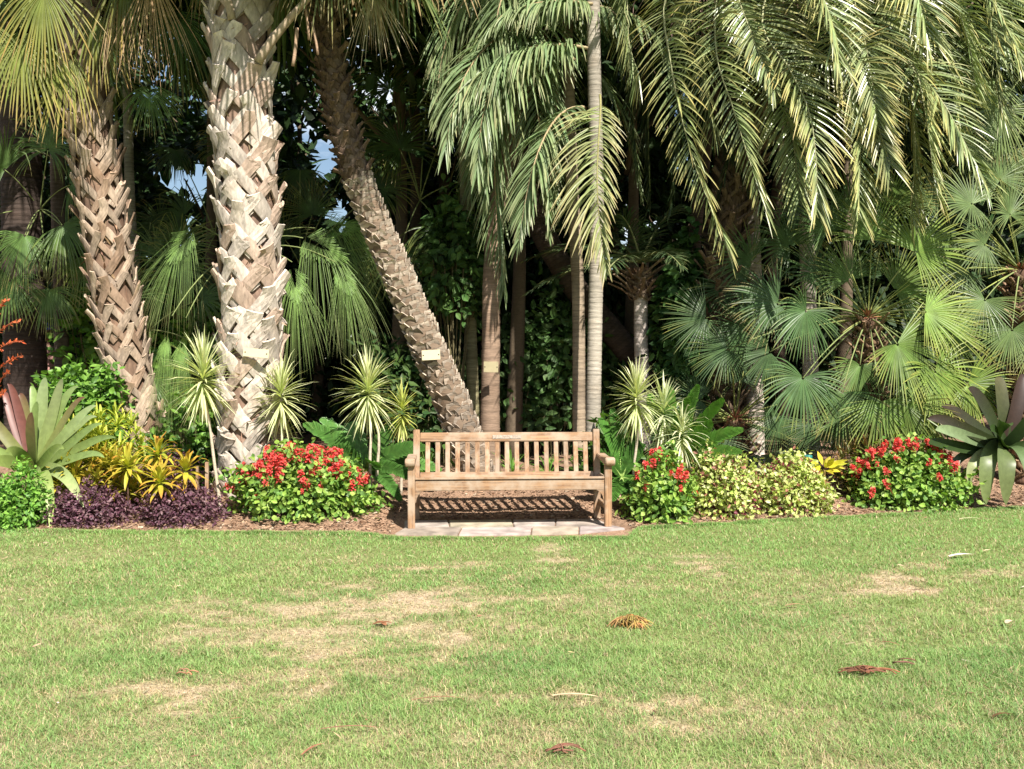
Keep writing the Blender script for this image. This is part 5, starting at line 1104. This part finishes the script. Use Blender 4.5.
def stick(l, c, w_=.016, bend=.02, ang=0.):
    def f(mb):
        v = c3(math.cos(ang), math.sin(ang), 0)*l/2; strap(mb, [-v+UP*.02, c3(0, bend, .035), v+UP*.022], w_, c, c, ref=UP, fold=.2, n=8, tipw=.2)
    return f
for lab, px, py, l, c, w_, an in (('long pale straw sheath on the lawn left of the bottom middle', 575, 701, .20, c3(.55, .42, .27), .022, -.1), ('white curled dry leaf on the lawn at the upper right', 961, 558, .21, c3(.72, .66, .52), .045, .3), ('thin reddish stick lying flat at the lower left of the lawn', 350, 734, .24, c3(.27, .14, .09), .012, .05), ('thin reddish stick in the middle of the lower lawn', 437, 704, .22, c3(.28, .15, .09), .012, .1),
                              ('dark curved pod near the right edge of the lawn', 1003, 721, .10, c3(.12, .07, .03), .016, .2), ('short brown stick right of the golden clump', 890, 648, .10, c3(.25, .12, .07), .012, -.7), ('small pale leaf near the right edge', 1010, 626, .06, c3(.62, .45, .32), .035, .5),
                              ('short reddish twig at the bottom left', 313, 755, .12, c3(.3, .13, .08), .012, 1.0), ('faint brown sliver above the golden clump, toward the right', 795, 609, .12, c3(.42, .25, .15), .014, .1), ('thin pale leaf sliver at the upper right near the bed', 970, 521, .20, c3(.6, .55, .35), .02, .05)):
    litter('fallen_leaf' if w_ > .02 else 'dry_stick', lab, px, py, 'dead leaf' if w_ > .02 else 'twig', stick(l, c, w_, ang=an), M_dry)
def star(mb):
    for a in (.2, 1.4, 2.4, 3.6, 5.2): strap(mb, [c3(0, 0, .02), c3(math.cos(a)*.03, math.sin(a)*.03, .026), c3(math.cos(a)*.06, math.sin(a)*.05, .012)], .03, c3(.27, .12, .06), c3(.22, .10, .05), ref=UP, n=6)
litter('fallen_leaf', 'orange brown crumpled leaf on the dry patch left of centre', 382, 626, 'dead leaf', star, M_dry)
litter('fallen_leaf', 'small reddish leaf fragments on the lower left dry patch', 184, 0+678, 'dead leaf', tang(5, .02, .012, c3(.42, .2, .13), ln=.02), M_dry)

mb = MB(); n = 420; x, y = sample_lawn(n, 3.4, 9.5, .6); ok = y < edge_y(x)-.05; x, y = x[ok], y[ok]; n = len(x); a = rng.random(n)*6.283; D_ = np.stack([np.cos(a), np.sin(a), rng.normal(.05, .15, n)], -1)
tone = np.array([[.25, .13, .08], [.40, .30, .18], [.16, .09, .055], [.5, .42, .3]])[rng.integers(0, 4, n)]
leaves(mb, np.stack([x, y, rng.uniform(.006, .022, n)], -1), D_, UP+rng.normal(0, .4, (n, 3)), rng.uniform(.012, .07, n), rng.uniform(.004, .011, n), jit(tone, n, .3), droop=.1, prof=(.5, 1, .8, .2))
tag(mb.build('leaf_litter', M_dry), 'tiny brown and straw scraps scattered through the lawn', 'leaf litter', kind='stuff')
# --- person far behind, mostly hidden by the left shrubs
def person(label, x, Y):
    g = float(gz(x, Y)); r = thing('person', label, 'person', (x, Y, g), .5)
    skinc = plainmat('skin', (.42, .26, .19), rough=.5, amp=.05)
    J = dict(pel=(0, 0, .92, .13), wai=(0, 0, 1.08, .115), che=(0, 0, 1.28, .135), nk0=(0, 0, 1.43, .06), nk=(0, -.01, 1.50, .052), hd0=(0, -.02, 1.56, .078), hd1=(0, -.02, 1.66, .09), hd2=(0, -.01, 1.73, .06))
    E = [('pel', 'wai'), ('wai', 'che'), ('che', 'nk0'), ('nk0', 'nk'), ('nk', 'hd0'), ('hd0', 'hd1'), ('hd1', 'hd2')]
    for s, k in ((-1, 'l'), (1, 'r')):
        J.update({k+'sh': (s*.19, 0, 1.38, .055), k+'el': (s*.24, .02, 1.10, .042), k+'wr': (s*.22, -.10, .86, .03), k+'ha': (s*.215, -.14, .79, .032), k+'hi': (s*.10, 0, .88, .09), k+'kn': (s*.11, -.02, .48, .06), k+'an': (s*.11, .02, .09, .042), k+'to': (s*.12, -.14, .035, .035)})
        E += [('che', k+'sh'), (k+'sh', k+'el'), (k+'el', k+'wr'), (k+'wr', k+'ha'), ('pel', k+'hi'), (k+'hi', k+'kn'), (k+'kn', k+'an'), (k+'an', k+'to')]
    def skin(name, names, grow, mat):
        idx = {n_: i for i, n_ in enumerate(names)}; me = bpy.data.meshes.new(name); me.from_pydata([J[n_][:3] for n_ in names], [(idx[a], idx[b_]) for a, b_ in E if a in idx and b_ in idx], [])
        o = bpy.data.objects.new(name, me); COL.objects.link(o); o.parent = r; me.materials.append(mat)
        sk = o.modifiers.new('Skin', 'SKIN'); 
        for i, n_ in enumerate(names): rr = J[n_][3]+grow; me.skin_vertices[0].data[i].radius = (rr, rr)
        me.skin_vertices[0].data[0].use_root = True; ss = o.modifiers.new('Sub', 'SUBSURF'); ss.levels = 2; ss.render_levels = 2
        return o
    skin('body', list(J), 0, skinc)
    skin('shirt', ['che', 'wai', 'pel', 'nk0', 'lsh', 'rsh', 'lel', 'rel'], .018, plainmat('pale_pink_cloth', (.50, .27, .24), rough=.9))
    skin('trousers', ['pel', 'lhi', 'rhi', 'lkn', 'rkn', 'lan', 'ran'], .018, plainmat('navy_cloth', (.04, .05, .10), rough=.9))
    mb = MB(); a = np.linspace(0, math.pi/2, 6); mb.tube([c3(0, -.015, 1.665+.10*math.sin(v)) for v in a], [.104*math.cos(v)+.002 for v in a], c3(.05, .06, .16), k=16); strap(mb, [c3(0, -.09, 1.675), c3(0, -.15, 1.68), c3(0, -.20, 1.665)], .15, c3(.05, .06, .16), c3(.05, .06, .16), ref=UP, tipw=.6)
    mb.build('cap', plainmat('navy_cap', (.045, .055, .16), rough=.8), r, world=False)
person('person in a navy cap far behind, mostly hidden by the left shrubs', -6.35, 13.6)

for o in TPL.values(): bpy.data.objects.remove(o)
